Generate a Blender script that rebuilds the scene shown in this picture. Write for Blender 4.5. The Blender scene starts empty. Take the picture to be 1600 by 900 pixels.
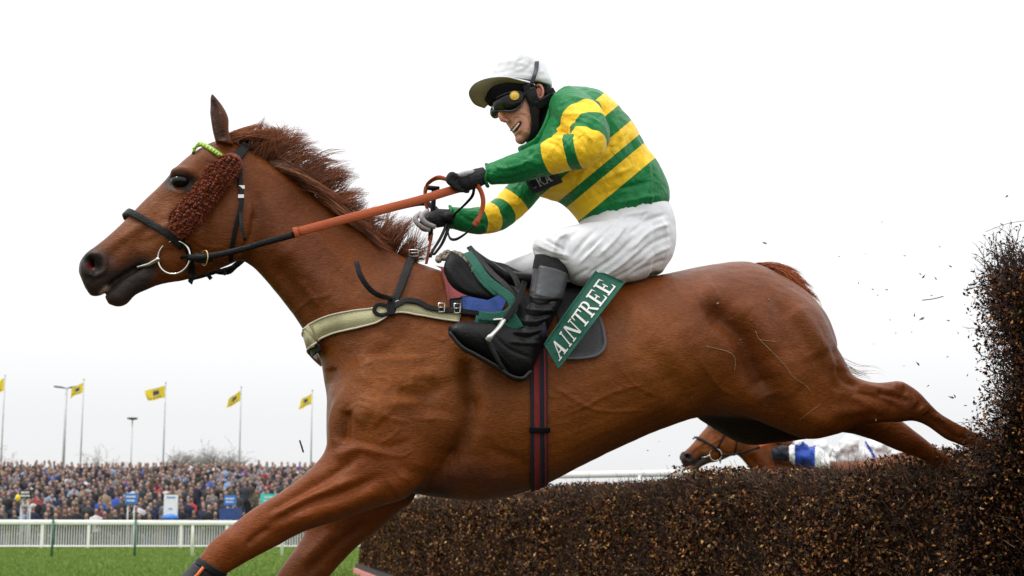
import bpy, bmesh, math, random
import numpy as np
from mathutils import Vector, Matrix

# ------------------------------------------------------------------ camera, sky, sun, exposure
SC = bpy.context.scene
COL = SC.collection
FPX, CAMZ = 2400.0, 1.1                    # focal length in pixels of a 1600 px wide picture; eye height
PITCH = math.atan(357 / FPX)
cam = bpy.data.cameras.new('camera'); cam.sensor_width = 36; cam.lens = 36 * FPX / 1600
cam.clip_start = 0.05; cam.clip_end = 3000
cam.dof.use_dof = True; cam.dof.focus_distance = 5.25; cam.dof.aperture_fstop = 7.1
camo = bpy.data.objects.new('camera', cam); COL.objects.link(camo)
camo.location = (0, 0, CAMZ); camo.rotation_euler = (math.pi / 2 + PITCH, 0, 0)
SC.camera = camo

SUN_EL, SUN_ROT = math.radians(58), math.radians(-150)
w = bpy.data.worlds.new('World'); SC.world = w; w.use_nodes = True
nt = w.node_tree; nt.nodes.clear()
N = nt.nodes.new; L = nt.links.new
out = N('ShaderNodeOutputWorld'); bg = N('ShaderNodeBackground'); bg.inputs[1].default_value = 1.0
tc = N('ShaderNodeTexCoord'); sep = N('ShaderNodeSeparateXYZ'); L(tc.outputs['Generated'], sep.inputs[0])
rmp = N('ShaderNodeValToRGB'); L(sep.outputs['Z'], rmp.inputs[0])      # overcast sky: brighter towards the zenith
e = rmp.color_ramp; e.interpolation = 'EASE'
e.elements[0].position = 0.0; e.elements[0].color = (.83, .83, .84, 1)
e.elements[1].position = 1.0; e.elements[1].color = (2.05, 2.06, 2.1, 1)
for p_, c_ in ((.05, .89), (.12, 1.0), (.3, 1.2), (.6, 1.6)):
    q = e.elements.new(p_); q.color = (c_ * .995, c_, c_ * 1.01, 1)
sky = N('ShaderNodeTexSky'); sky.sky_type = 'NISHITA'; sky.sun_disc = False
sky.sun_elevation = SUN_EL; sky.sun_rotation = SUN_ROT; sky.air_density = 1; sky.dust_density = 6
hs = N('ShaderNodeHueSaturation'); hs.inputs['Saturation'].default_value = .15; L(sky.outputs[0], hs.inputs['Color'])
sc_ = N('ShaderNodeVectorMath'); sc_.operation = 'SCALE'; sc_.inputs['Scale'].default_value = .008; L(hs.outputs[0], sc_.inputs[0])
ad = N('ShaderNodeVectorMath'); ad.operation = 'ADD'; L(rmp.outputs[0], ad.inputs[0]); L(sc_.outputs[0], ad.inputs[1])
L(ad.outputs[0], bg.inputs[0]); L(bg.outputs[0], out.inputs[0])

sun = bpy.data.lights.new('sun', 'SUN'); sun.energy = 1.5; sun.angle = math.radians(11); sun.color = (1, .965, .92)
suno = bpy.data.objects.new('sun', sun); COL.objects.link(suno)
sd = Vector((-.62, -.30, 1.1)).normalized()     # towards the sun: high, behind the photographer, a little left
suno.rotation_euler = sd.to_track_quat('Z', 'Y').to_euler()
SC.view_settings.view_transform = 'Standard'; SC.view_settings.look = 'None'
SC.view_settings.exposure = 0.0; SC.view_settings.gamma = 1.0

# ------------------------------------------------------------------ geometry helpers
CP, SP = math.cos(PITCH), math.sin(PITCH)
def at(px, py, Y):
    """world point at depth Y seen at photo pixel (px,py) of a 1600x900 picture"""
    d = (px - 800, FPX * CP - (450 - py) * SP, FPX * SP + (450 - py) * CP)
    k = Y / d[1]
    return Vector((d[0] * k, Y, CAMZ + d[2] * k))
def proj(v):
    """(n,3) array to photo pixels"""
    v = np.asarray(v, float); x = v[:, 0]; y = v[:, 1]; z = v[:, 2] - CAMZ
    f = y * CP + z * SP; u = -y * SP + z * CP
    return np.stack([800 + FPX * x / f, 450 - FPX * u / f], 1)
SLOPE = .6 / 3.6
def Yc(px, dy=0):
    return 5.15 + px / 1600 * .6 + dy
def H(px, py, dy=0):
    """point on the horse's median plane (dy metres behind it)"""
    return at(px, py, Yc(px, dy))
SIDE = Vector((SLOPE, -1, 0)).normalized()      # horse's left, towards the camera
FWD = Vector((-1, -SLOPE, 0)).normalized()

def link(o):
    COL.objects.link(o); return o
def empty(name, loc=(0, 0, 0), label=None, cat=None, group=None):
    o = bpy.data.objects.new(name, None); link(o); o.location = loc; o.empty_display_size = .1
    tag(o, label, cat, group); return o
def tag(o, label=None, cat=None, group=None, kind=None):
    if label: o['label'] = label
    if cat: o['category'] = cat
    if group: o['group'] = group
    if kind: o['kind'] = kind
    return o
bpy.context.view_layer.update()
def mesh_obj(name, verts, faces, m=None, parent=None, smooth=True, mats=None, fm=None):
    me = bpy.data.meshes.new(name)
    me.from_pydata([tuple(v) for v in verts], [], [tuple(f) for f in faces])
    for x in (mats or ([m] if m else [])): me.materials.append(x)
    if fm is not None: me.polygons.foreach_set('material_index', fm)
    if smooth: me.polygons.foreach_set('use_smooth', [True] * len(me.polygons))
    me.update()
    o = bpy.data.objects.new(name, me); link(o)
    if parent: put(o, parent)
    return o
def put(o, parent):
    """parent o, whose mesh is in world coordinates, under parent"""
    o.parent = parent
    M = Matrix.Translation(parent.location)
    if parent.parent: M = Matrix.Translation(parent.parent.location) @ M
    o.matrix_parent_inverse = Matrix.Identity(4)
    o.location = -(M.translation)
    if parent.type == 'MESH' and parent.parent:   # parent mesh already carries its own offset
        o.location = (0, 0, 0)
    elif parent.type == 'MESH':
        o.location = -parent.location
    return o
class MB:
    """collects shapes into one mesh"""
    def __init__(s): s.v = []; s.f = []; s.m = []
    def add(s, vs, fs, mi=0):
        k = len(s.v); s.v += [tuple(v) for v in vs]; s.f += [tuple(i + k for i in f) for f in fs]; s.m += [mi] * len(fs)
    def box(s, c, size, R=None, mi=0):
        a, b, d = (x / 2 for x in size); c = Vector(c)
        vs = [Vector((x, y, z)) for x in (-a, a) for y in (-b, b) for z in (-d, d)]
        if R is not None: vs = [R @ v for v in vs]
        s.add([c + v for v in vs], [(0, 1, 3, 2), (4, 6, 7, 5), (0, 4, 5, 1), (2, 3, 7, 6), (0, 2, 6, 4), (1, 5, 7, 3)], mi)
    def tube(s, pts, rad, n=8, mi=0, flat=None, up=None, cap=True):
        """tube along pts; rad number or list; flat=(w,t) gives a strap with its width along 'up'"""
        pts = [Vector(p) for p in pts]; k = len(s.v); m = len(pts)
        pu = None
        for i, p in enumerate(pts):
            t = (pts[min(i + 1, m - 1)] - pts[max(i - 1, 0)])
            if t.length < 1e-9: t = Vector((0, 0, 1))
            t.normalize()
            if up is not None:
                uu = up[i] if isinstance(up, (list, tuple)) else up
                u = uu - t * uu.dot(t)
                if u.length < 1e-6: u = t.orthogonal()
            else:
                u = (pu - t * pu.dot(t)) if pu is not None else t.orthogonal()
                if u.length < 1e-6: u = t.orthogonal()
            u.normalize(); pu = u; b = t.cross(u)
            r = rad[i] if isinstance(rad, (list, tuple)) else rad
            for j in range(n):
                a = 2 * math.pi * j / n
                if flat:
                    ca, sa = math.cos(a), math.sin(a)
                    q = .35
                    ex = math.copysign(abs(ca) ** q, ca); ey = math.copysign(abs(sa) ** q, sa)
                    s.v.append(tuple(p + u * ex * flat[0] / 2 * (r if rad is not None and isinstance(rad, (list, tuple)) else 1) + b * ey * flat[1] / 2))
                else:
                    s.v.append(tuple(p + (u * math.cos(a) + b * math.sin(a)) * r))
        for i in range(m - 1):
            for j in range(n):
                a = k + i * n + j; b2 = k + i * n + (j + 1) % n
                s.f.append((a, b2, b2 + n, a + n)); s.m.append(mi)
        if cap:
            s.f.append(tuple(k + j for j in reversed(range(n)))); s.m.append(mi)
            s.f.append(tuple(k + (m - 1) * n + j for j in range(n))); s.m.append(mi)
    def ball(s, c, r, nu=12, nv=8, mi=0, R=None):
        c = Vector(c); r = (r, r, r) if isinstance(r, (int, float)) else r; vs = []
        for i in range(1, nv):
            th = math.pi * i / nv
            for j in range(nu):
                ph = 2 * math.pi * j / nu
                v = Vector((r[0] * math.sin(th) * math.cos(ph), r[1] * math.sin(th) * math.sin(ph), r[2] * math.cos(th)))
                vs.append(c + (R @ v if R is not None else v))
        t = Vector((0, 0, r[2])); vs.append(c + (R @ t if R is not None else t)); vs.append(c - (R @ t if R is not None else t))
        fs = []
        for i in range(nv - 2):
            for j in range(nu):
                fs.append((i * nu + j, (i + 1) * nu + j, (i + 1) * nu + (j + 1) % nu, i * nu + (j + 1) % nu))
        A = (nv - 1) * nu
        for j in range(nu):
            fs.append((A, j, (j + 1) % nu)); fs.append((A + 1, (nv - 2) * nu + (j + 1) % nu, (nv - 2) * nu + j))
        s.add(vs, fs, mi)
    def build(s, name, m=None, parent=None, smooth=True, mats=None):
        return mesh_obj(name, s.v, s.f, m, parent, smooth, mats, s.m if mats else None)
def cr(pts, n):
    """Catmull-Rom through rows of numbers, n samples per span"""
    P = np.array(pts, float); out = []
    for i in range(len(P) - 1):
        p0 = P[max(i - 1, 0)]; p1 = P[i]; p2 = P[i + 1]; p3 = P[min(i + 2, len(P) - 1)]
        if i == 0: p0 = 2 * p1 - p2
        if i == len(P) - 2: p3 = 2 * p2 - p1
        for k in range(n):
            t = k / n
            out.append(.5 * ((2 * p1) + (-p0 + p2) * t + (2 * p0 - 5 * p1 + 4 * p2 - p3) * t * t + (-p0 + 3 * p1 - 3 * p2 + p3) * t ** 3))
    out.append(P[-1]); return np.array(out)
def curve3(pts, n=6):
    return [Vector(r) for r in cr([tuple(p) for p in pts], n)]
def loft(mb, st, n=5, ring=28, P=H, side=SIDE, e=2.0):
    """st rows: (topx,topy, botx,boty, halfwidth_m, dy, shift) ; cross-sections between two photo points"""
    st = [tuple(r) + (0,) * (7 - len(r)) for r in st]
    rows = cr(st, n); k = len(mb.v)
    for r in rows:
        dy = r[5]
        T = P(r[0], r[1], dy); B = P(r[2], r[3], dy)
        c = (T + B) / 2; a = (T - B) / 2
        for j in range(ring):
            th = 2 * math.pi * j / ring; ca, sa = math.cos(th), math.sin(th)
            ex = math.copysign(abs(ca) ** (2 / e), ca); ey = math.copysign(abs(sa) ** (2 / e), sa)
            p = c + a * ex + side * (r[4] * ey * (1 + r[6] * ca))
            mb.v.append(tuple(p))
    m = len(rows)
    for i in range(m - 1):
        for j in range(ring):
            a = k + i * ring + j; b = k + i * ring + (j + 1) % ring
            mb.f.append((a, a + ring, b + ring, b)); mb.m.append(0)
    mb.f.append(tuple(k + j for j in range(ring))); mb.m.append(0)
    mb.f.append(tuple(k + (m - 1) * ring + j for j in reversed(range(ring)))); mb.m.append(0)
def remesh(mb, vox):
    """voxel union of everything in mb, as (verts, faces)"""
    me = bpy.data.meshes.new('tmp'); me.from_pydata(mb.v, [], mb.f); me.update()
    bm = bmesh.new(); bm.from_mesh(me); bmesh.ops.recalc_face_normals(bm, faces=bm.faces); bm.to_mesh(me); bm.free()
    o = bpy.data.objects.new('tmp', me); link(o)
    md = o.modifiers.new('r', 'REMESH'); md.mode = 'VOXEL'; md.voxel_size = vox; md.adaptivity = 0
    dg = bpy.context.evaluated_depsgraph_get(); ev = o.evaluated_get(dg); m2 = ev.to_mesh()
    nv = len(m2.vertices); V = np.empty(nv * 3); m2.vertices.foreach_get('co', V); V = V.reshape(-1, 3).copy()
    F = np.empty(len(m2.loops), int); m2.loops.foreach_get('vertex_index', F)
    ls = np.empty(len(m2.polygons), int); m2.polygons.foreach_get('loop_total', ls)
    assert (ls == 4).all(), 'quads expected'
    F = F.reshape(-1, 4).copy(); ev.to_mesh_clear()
    bpy.data.objects.remove(o); bpy.data.meshes.remove(me)
    return V, F
def edges_of(F):
    E = np.concatenate([F[:, [i, (i + 1) % F.shape[1]]] for i in range(F.shape[1])]); E.sort(1)
    return np.unique(E, axis=0)
def smooth(V, E, it, wgt=1.0, lam=.5, mu=-.52):
    n = len(V); deg = np.bincount(E.ravel(), minlength=n).astype(float)[:, None]
    w_ = np.broadcast_to(np.asarray(wgt, float).reshape(-1, 1), (n, 1)) if np.ndim(wgt) else wgt
    def lap(V):
        S = np.zeros_like(V)
        for c in range(3):
            S[:, c] = np.bincount(E[:, 0], V[E[:, 1], c], n) + np.bincount(E[:, 1], V[E[:, 0], c], n)
        return S / deg - V
    for _ in range(it):
        V = V + lam * w_ * lap(V)
        if mu: V = V + mu * w_ * lap(V)
    return V
def normals(V, F):
    a = V[F[:, 2]] - V[F[:, 0]]; b = V[F[:, 3]] - V[F[:, 1]]; fn = np.cross(a, b)
    Nn = np.zeros_like(V)
    for k in range(4):
        for c in range(3): Nn[:, c] += np.bincount(F[:, k], fn[:, c], len(V))
    return Nn / (np.linalg.norm(Nn, axis=1, keepdims=True) + 1e-12)
def pdist(Q, poly, n=5):
    """distance in pixels from points Q (n,2) to a smooth polyline, and parameter 0..1 along it"""
    P = cr(poly, n) if len(poly) > 2 else np.array(poly, float)
    if len(P) == 1: return np.hypot(*(Q - P[0]).T), np.zeros(len(Q))
    best = np.full(len(Q), 1e9); par = np.zeros(len(Q)); L_ = np.r_[0, np.cumsum(np.hypot(*(P[1:] - P[:-1]).T))]; L_ /= L_[-1]
    for i in range(len(P) - 1):
        a = P[i]; d = P[i + 1] - a; l2 = d @ d + 1e-9
        t = np.clip(((Q - a) @ d) / l2, 0, 1); D = np.hypot(*(Q - a - t[:, None] * d).T)
        m_ = D < best; best[m_] = D[m_]; par[m_] = L_[i] + t[m_] * (L_[i + 1] - L_[i])
    return best, par
def sculpt(V, F, strokes, side=SIDE, both=False):
    """strokes: (polyline px, radius px, amplitude mm[, sharp]) raise or cut the side that faces the camera"""
    S = np.array(side); Q = proj(V); Nn = normals(V, F); D = np.zeros(len(V))
    for s in strokes:
        poly, r, amp = s[:3]; P = np.array(poly, float); k = s[3] if len(s) > 3 else 0
        m_ = (Q[:, 0] > P[:, 0].min() - 2.6 * r) & (Q[:, 0] < P[:, 0].max() + 2.6 * r) & (Q[:, 1] > P[:, 1].min() - 2.6 * r) & (Q[:, 1] < P[:, 1].max() + 2.6 * r)
        if len(s) > 4: m_ &= s[4](V)
        idx = np.where(m_)[0]
        if not len(idx): continue
        d, t = pdist(Q[idx], poly)
        g = np.exp(-(d / r) ** 2)
        if len(poly) > 1 and k == 0: g *= np.clip(np.minimum(t, 1 - t) * 6 + .25, 0, 1)
        D[idx] += amp / 1000 * g
    f = Nn @ S; wg = np.clip(np.abs(f) if both else f, 0, 1) ** .7
    return V + Nn * (D * wg)[:, None]
def skin_obj(name, V, F, m, parent, attrs=None, colors=None):
    me = bpy.data.meshes.new(name)
    me.vertices.add(len(V)); me.vertices.foreach_set('co', V.ravel())
    n = F.shape[1]; me.loops.add(F.size); me.loops.foreach_set('vertex_index', F.ravel())
    me.polygons.add(len(F)); me.polygons.foreach_set('loop_start', np.arange(len(F)) * n)
    me.update(calc_edges=True); me.validate()
    me.polygons.foreach_set('use_smooth', [True] * len(me.polygons))
    for x in (m if isinstance(m, (list, tuple)) else [m]): me.materials.append(x)
    for k, a in (attrs or {}).items():
        at_ = me.attributes.new(k, 'FLOAT', 'POINT'); at_.data.foreach_set('value', np.asarray(a, float))
    if colors is not None:
        at_ = me.attributes.new('col', 'FLOAT_COLOR', 'POINT')
        at_.data.foreach_set('color', np.c_[colors, np.ones(len(colors))].astype(float).ravel())
    o = bpy.data.objects.new(name, me); link(o)
    if parent: put(o, parent)
    return o

# ------------------------------------------------------------------ materials
def pmat(name, col, rough=.6, var=.15, scale=8, bump=0., bscale=60, spec=.5, metal=0, sheen=0, attr=None, stretch=(1, 1, 1), dark=None, trans=0, emit=None):
    m = bpy.data.materials.new(name); m.use_nodes = True; nt = m.node_tree; b = nt.nodes['Principled BSDF']
    N = nt.nodes.new; L = nt.links.new
    b.inputs['Roughness'].default_value = rough; b.inputs['Metallic'].default_value = metal
    b.inputs['Specular IOR Level'].default_value = spec
    if sheen: b.inputs['Sheen Weight'].default_value = sheen; b.inputs['Sheen Roughness'].default_value = .45
    tc = N('ShaderNodeTexCoord'); mp = N('ShaderNodeMapping'); mp.inputs['Scale'].default_value = stretch; L(tc.outputs['Object'], mp.inputs[0])
    nz = N('ShaderNodeTexNoise'); nz.inputs['Scale'].default_value = scale; nz.inputs['Detail'].default_value = 5; L(mp.outputs[0], nz.inputs['Vector'])
    mr = N('ShaderNodeMapRange'); mr.inputs['From Min'].default_value = .3; mr.inputs['From Max'].default_value = .7
    mr.inputs['To Min'].default_value = 1 - var; mr.inputs['To Max'].default_value = 1 + var; L(nz.outputs['Fac'], mr.inputs[0])
    sv = N('ShaderNodeVectorMath'); sv.operation = 'SCALE'; L(mr.outputs[0], sv.inputs['Scale'])
    if attr:
        a = N('ShaderNodeAttribute'); a.attribute_name = attr; L(a.outputs['Color'], sv.inputs[0])
    else: sv.inputs[0].default_value = col[:3]
    L(sv.outputs[0], b.inputs['Base Color'])
    if bump:
        n2 = N('ShaderNodeTexNoise'); n2.inputs['Scale'].default_value = bscale; n2.inputs['Detail'].default_value = 4; L(mp.outputs[0], n2.inputs['Vector'])
        bp = N('ShaderNodeBump'); bp.inputs['Strength'].default_value = min(1, bump); bp.inputs['Distance'].default_value = .01 if bump <= 1 else .01 * bump
        L(n2.outputs['Fac'], bp.inputs['Height']); L(bp.outputs[0], b.inputs['Normal'])
    return m
def srgb(r, g, b):
    return tuple(((c / 255 + .055) / 1.055) ** 2.4 if c > 10 else c / 255 / 12.92 for c in (r, g, b))
# ------------------------------------------------------------------ the setting: turf, birch fence, rails, bank of spectators
R = random.Random(7); RN = np.random.RandomState(7)
def grass_mat():
    m = pmat('turf', (.125, .185, .035), rough=.9, var=.22, scale=.9, bump=.5, bscale=40, spec=.15, stretch=(.5, 1.6, 1))
    nt = m.node_tree; N = nt.nodes.new; L = nt.links.new; b = nt.nodes['Principled BSDF']
    tc = N('ShaderNodeTexCoord'); n1 = N('ShaderNodeTexNoise'); n1.inputs['Scale'].default_value = 7; n1.inputs['Detail'].default_value = 8; L(tc.outputs['Object'], n1.inputs['Vector'])
    r = N('ShaderNodeValToRGB'); r.color_ramp.elements[0].position = .35; r.color_ramp.elements[0].color = (.075, .14, .018, 1)
    r.color_ramp.elements[1].position = .7; r.color_ramp.elements[1].color = (.19, .26, .05, 1); L(n1.outputs['Fac'], r.inputs[0])
    old = b.inputs['Base Color'].links[0].from_socket
    mx = N('ShaderNodeMix'); mx.data_type = 'RGBA'; mx.inputs[0].default_value = .55; L(old, mx.inputs[6]); L(r.outputs[0], mx.inputs[7]); L(mx.outputs[2], b.inputs['Base Color'])
    return m
TURF = grass_mat()
def sheet(name, x0, x1, y0, y1, z, m, nx=2, ny=2, fz=None):
    xs = np.linspace(x0, x1, nx); ys = np.linspace(y0, y1, ny)
    vs = [(x, y, z + (fz(x, y) if fz else 0)) for y in ys for x in xs]
    fs = [(j * nx + i, j * nx + i + 1, (j + 1) * nx + i + 1, (j + 1) * nx + i) for j in range(ny - 1) for i in range(nx - 1)]
    return tag(mesh_obj(name, vs, fs, m, smooth=True), kind='structure')
GY = 57.0
sheet('ground', -900, 900, -300, 1500, -.45, TURF, 3, 3)
sheet('grass_course', -120, 120, -60, GY - .6, 0, TURF, 60, 60)

BOUNCE_DARK = pmat('bounce_dark_brown', (.05, .042, .026), rough=.95, var=.4, scale=3, bump=1, bscale=30, spec=.1)  # unseen dark ground added below the horse to cut green bounce on the belly
tag(mesh_obj('added_dark_ground', [(-7, -14, .004), (9, -14, .004), (9, 6, .004), (-1.2, 22, .004), (-5.5, 22, .004)], [(0, 1, 2, 3, 4)], BOUNCE_DARK, smooth=False), kind='structure')
# grass blades where the camera can see turf (28 m to 55 m off)
def blades(n, seed):
    r = np.random.RandomState(seed); Y = 26 + 31 * r.rand(n) ** 1.15; px = r.uniform(-60, 620, n)
    x = (px - 800) / FPX * Y; h = r.uniform(.025, .07, n); a = r.rand(n) * 6.28; w_ = h * .16; lean = r.normal(0, .35, (n, 2)) * h[:, None]
    B = np.c_[x, Y, np.zeros(n)]; dx = np.c_[np.cos(a) * w_, np.sin(a) * w_, np.zeros(n)]
    V = np.stack([B - dx, B + dx, B + np.c_[lean, h]], 1).reshape(-1, 3); F = np.arange(3 * n).reshape(-1, 3)
    cols = np.array([(.12, .195, .03), (.14, .22, .036), (.165, .24, .05), (.105, .17, .026), (.19, .23, .08)])[r.choice(5, n, p=[.35, .3, .18, .12, .05])]
    return V, F, np.repeat(cols, 3, 0)
BL = pmat('grass_blade', (.1, .2, .02), rough=.7, var=.1, attr='col', spec=.2)
V, F, C = blades(90000, 3)
g = skin_obj('grass', V, F, BL, None, colors=C); tag(g, 'short green turf in front of the white rails', 'grass', kind='stuff')

# ---- the birch fence and its tall wing hedge
FA, FB = Vector((1.812, 4.6, 0)), Vector((-2.95, 30.3, 0))
FD = (FB - FA).normalized(); FN = Vector((FD.y, -FD.x, 0)); FN = FN if FN.x > 0 else -FN     # FN points to the take-off side
FLEN = (FB - FA).length; FTOP = 1.292; FDEPTH = .95
LEAF = pmat('dry_leaf', (.1, .05, .02), rough=.6, var=.12, attr='col', spec=.3)
LEAF.node_tree.nodes['Principled BSDF'].inputs['Specular IOR Level'].default_value = .15
PAL = np.array([(.009, .004, .0025), (.024, .010, .005), (.075, .028, .009), (.16, .06, .015), (.31, .125, .03), (.48, .25, .08), (.10, .085, .015), (.45, .30, .14), (.11, .025, .009)])
PP = np.array([.24, .25, .2, .13, .07, .035, .03, .012, .033])
def leaves(P, Nrm, size, r, pal=PAL, pp=PP):
    n = len(P); q = r.normal(0, 1, (n, 3)) + Nrm * .7; q /= np.linalg.norm(q, axis=1, keepdims=True)
    t = np.cross(q, r.normal(0, 1, (n, 3))); t /= np.linalg.norm(t, axis=1, keepdims=True); b = np.cross(q, t)
    s = size[:, None]; f = r.uniform(-.25, .25, (n, 1))
    v = [P - t * s * .55, P + b * s * .3 + q * s * f, P + t * s * .55 + q * s * .15, P - b * s * .3 + q * s * f]
    V = np.stack(v, 1).reshape(-1, 3); k = np.arange(n) * 4
    F = np.stack([k, k + 1, k + 2, k + 3], 1)
    C = pal[r.choice(len(pal), n, p=pp / pp.sum())] * r.uniform(.7, 1.3, (n, 1))
    return V, F, np.repeat(C, 4, 0)
def twigs(P, D, ln, rad, r, col=((.028, .014, .009), (.07, .036, .02), (.012, .007, .005), (.17, .10, .055))):
    """thin three-sided twigs as quads"""
    n = len(P); D = D / np.linalg.norm(D, axis=1, keepdims=True); a = np.cross(D, r.normal(0, 1, (n, 3))); a /= np.linalg.norm(a, axis=1, keepdims=True); b = np.cross(D, a)
    rd = rad[:, None]; mid = P + D * ln[:, None] * .5 + a * ln[:, None] * r.uniform(-.08, .08, (n, 1)); end = P + D * ln[:, None]
    V = []
    for c, k in ((P, 1.), (mid, .8), (end, .35)):
        for j in range(3):
            g = 2.094 * j; V.append(c + (a * math.cos(g) + b * math.sin(g)) * rd * k)
    V = np.stack(V, 1).reshape(-1, 3); k = np.arange(n)[:, None] * 9
    F = np.concatenate([k + np.array([[i * 3 + j, i * 3 + (j + 1) % 3, (i + 1) * 3 + (j + 1) % 3, (i + 1) * 3 + j]]) for i in range(2) for j in range(3)])
    cl = np.array(col)[r.choice(len(col), n, p=[.4, .3, .2, .1])]
    return V, F, np.repeat(cl, 9, 0)
def join(L_):
    V = []; F = []; C = []; k = 0
    for v, f, c in L_: V.append(v); F.append(f + k); C.append(c); k += len(v)
    return np.concatenate(V), np.concatenate(F), np.concatenate(C)
fd, fn = np.array(FD), np.array(FN)
def fence_leaves(s0, s1, n, size, r, top=.2):
    s = r.uniform(s0, s1, n); P = np.array(FA) + fd * s[:, None]
    k = r.rand(n) < top
    lump = np.array([.05 * noise2(a * 1.3) + .03 * noise2(a * 4.1 + 9) for a in s]) if n < 1 else .04 * np.sin(s * 1.7) + .025 * np.sin(s * 4.3 + 1) + .015 * np.sin(s * 11.1)
    zz = r.uniform(0, 1, n)
    z = np.where(k, FTOP + lump - np.abs(r.normal(0, .05, n)) + .03, zz * (FTOP + lump))
    inn = np.where(k, r.uniform(0, FDEPTH, n), np.abs(r.normal(0, .055, n)) - .02)
    lf = .03 * np.sin(s * 3.1 + z * 4) + .02 * np.sin(s * 9 - z * 11)
    round_ = np.where(k, 0, np.clip((z - (FTOP - .16)) / .16, 0, 1) ** 2 * .1)
    P = P + fn * (inn + lf * (~k) + round_)[:, None]; P[:, 2] = z
    Nm = np.where(k[:, None], np.array([0, 0, 1.]), -fn)
    return leaves(P, Nm, size * r.uniform(.6, 1.35, n), r)
r = np.random.RandomState(11)
parts = [fence_leaves(0, 3.4, 70000, .019, r), fence_leaves(3.4, 8, 62000, .024, r), fence_leaves(8, 14, 46000, .032, r), fence_leaves(14, FLEN, 52000, .042, r)]
def fence_twigs(s0, s1, n, ln, rad, r):
    s = r.uniform(s0, s1, n); top = r.rand(n) < .45
    ln = np.where(top, ln * .7, ln); P = np.array(FA) + fd * s[:, None]; z = np.where(top, FTOP - r.uniform(.0, .1, n), r.uniform(.02, FTOP, n))
    P = P + fn * np.where(top, r.uniform(0, FDEPTH * .8, n), np.abs(r.normal(0, .04, n)))[:, None]; P[:, 2] = z
    D = r.normal(0, .5, (n, 3)) + np.where(top[:, None], np.array([-.45, 0, .75]), np.array([-.35, 0, .75])); 
    return twigs(P, D, ln * r.uniform(.4, 1.3, n), np.full(n, rad), r)
parts += [fence_twigs(0, 3.4, 17000, .10, .0012, r), fence_twigs(3.4, 8, 16000, .11, .0017, r), fence_twigs(8, FLEN, 18000, .13, .0028, r)]
V, F, C = join(parts)
fence = empty('birch_fence', ((FA + FB) / 2), 'long low steeplechase fence packed with dry brown leaves and twigs', 'fence')
tag(skin_obj('foliage', V, F, LEAF, fence, colors=C), kind='stuff')
# dark packed core, bumpy, behind the leaves
CORE = pmat('packed_birch', (.010, .006, .004), rough=.95, var=.4, scale=30, bump=.8, bscale=70, spec=.1)
vs = []; ns = 160; prof = [(.05, 0), (.06, .5), (.05, 1.0), (.08, FTOP - .15), (.2, FTOP - .05), (.5, FTOP - .03), (FDEPTH - .15, FTOP - .05), (FDEPTH, FTOP - .3), (FDEPTH + .05, 0)]
for i in range(ns + 1):
    p = FA + FD * (FLEN * i / ns)
    for a, z in prof: vs.append(p + FN * (a + R.uniform(-.015, .015)) + Vector((0, 0, z + (.02 * math.sin(i * .7) if z > .9 else 0))))
k = len(prof); fs = [(i * k + j, i * k + j + 1, (i + 1) * k + j + 1, (i + 1) * k + j) for i in range(ns) for j in range(k - 1)] + [tuple(range(k)), tuple(ns * k + j for j in reversed(range(k)))]
mesh_obj('packed_core', vs, fs, CORE, fence)
# take-off board, painted, along the foot of the landing side far end
PINK = pmat('faded_red_paint', (.62, .22, .2), rough=.6, var=.1, bump=.2); DARKB = pmat('black_board', (.012, .013, .015), rough=.6, bump=.2)
mb = MB(); a = FA + FD * (FLEN - .3); b = FA + FD * (FLEN - 6.5); ang = math.atan2(FD.y, FD.x)
c = (a + b) / 2 - FN * .13
mb.box((c.x, c.y, .06), ((a - b).length, .05, .12), Matrix.Rotation(ang, 3, 'Z')); mb.build('foot_board', PINK, fence, smooth=False)
mb = MB(); c = FA + FD * (FLEN - 3.3) - FN * .06; mb.box((c.x, c.y, .1), ((a - b).length + .7, .05, .2), Matrix.Rotation(ang, 3, 'Z')); mb.build('backing_board', DARKB, fence, smooth=False)

# wing hedge on the right
wing = empty('wing_hedge', (2.1, 5.5, 0), 'tall dark hedge with bare twigs at the near end of the fence', 'hedge')
def WL(z):  # left edge x (m at Y ~5.5) by height
    return np.interp(z, [0, .8, 1.25, 1.4, 1.55, 1.75, 1.9, 2.0], [1.50, 1.58, 1.68, 1.755, 1.80, 1.775, 1.755, 1.79])
def wing_leaves(n, r, size, edge):
    z = r.uniform(0, 2.06, n) ; y = r.uniform(5.05, 5.85, n)
    top = 2.02 + .03 * np.sin(y * 9)
    x0 = WL(z) + .06 + np.abs(r.normal(0, .035, n)) if edge else WL(z) + .02 + r.rand(n) ** 1.6 * 1.2
    x0 = x0 + (y - 5.5) * .29
    y = np.where(edge, y, 5.06 + np.abs(r.normal(0, .05, n))) if not edge else y
    x0 = np.where(edge, x0, x0 - .14)
    zt = 1.97 - np.clip((1.72 - x0) / .2, 0, 1) * .12 + .03 * np.sin(x0 * 21)
    keep = z < zt - np.abs(r.normal(0, .03, n))
    P = np.c_[x0, y, z][keep]
    return leaves(P, np.tile([-.7, -.5, .1], (len(P), 1)), size * r.uniform(.6, 1.3, len(P)), r, pp=PP * np.array([1.6, 1.3, 1, .7, .4, .3, .4, .4, 1]))
r = np.random.RandomState(5)
parts = [wing_leaves(24000, r, .0135, True), wing_leaves(52000, r, .014, False)]
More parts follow.
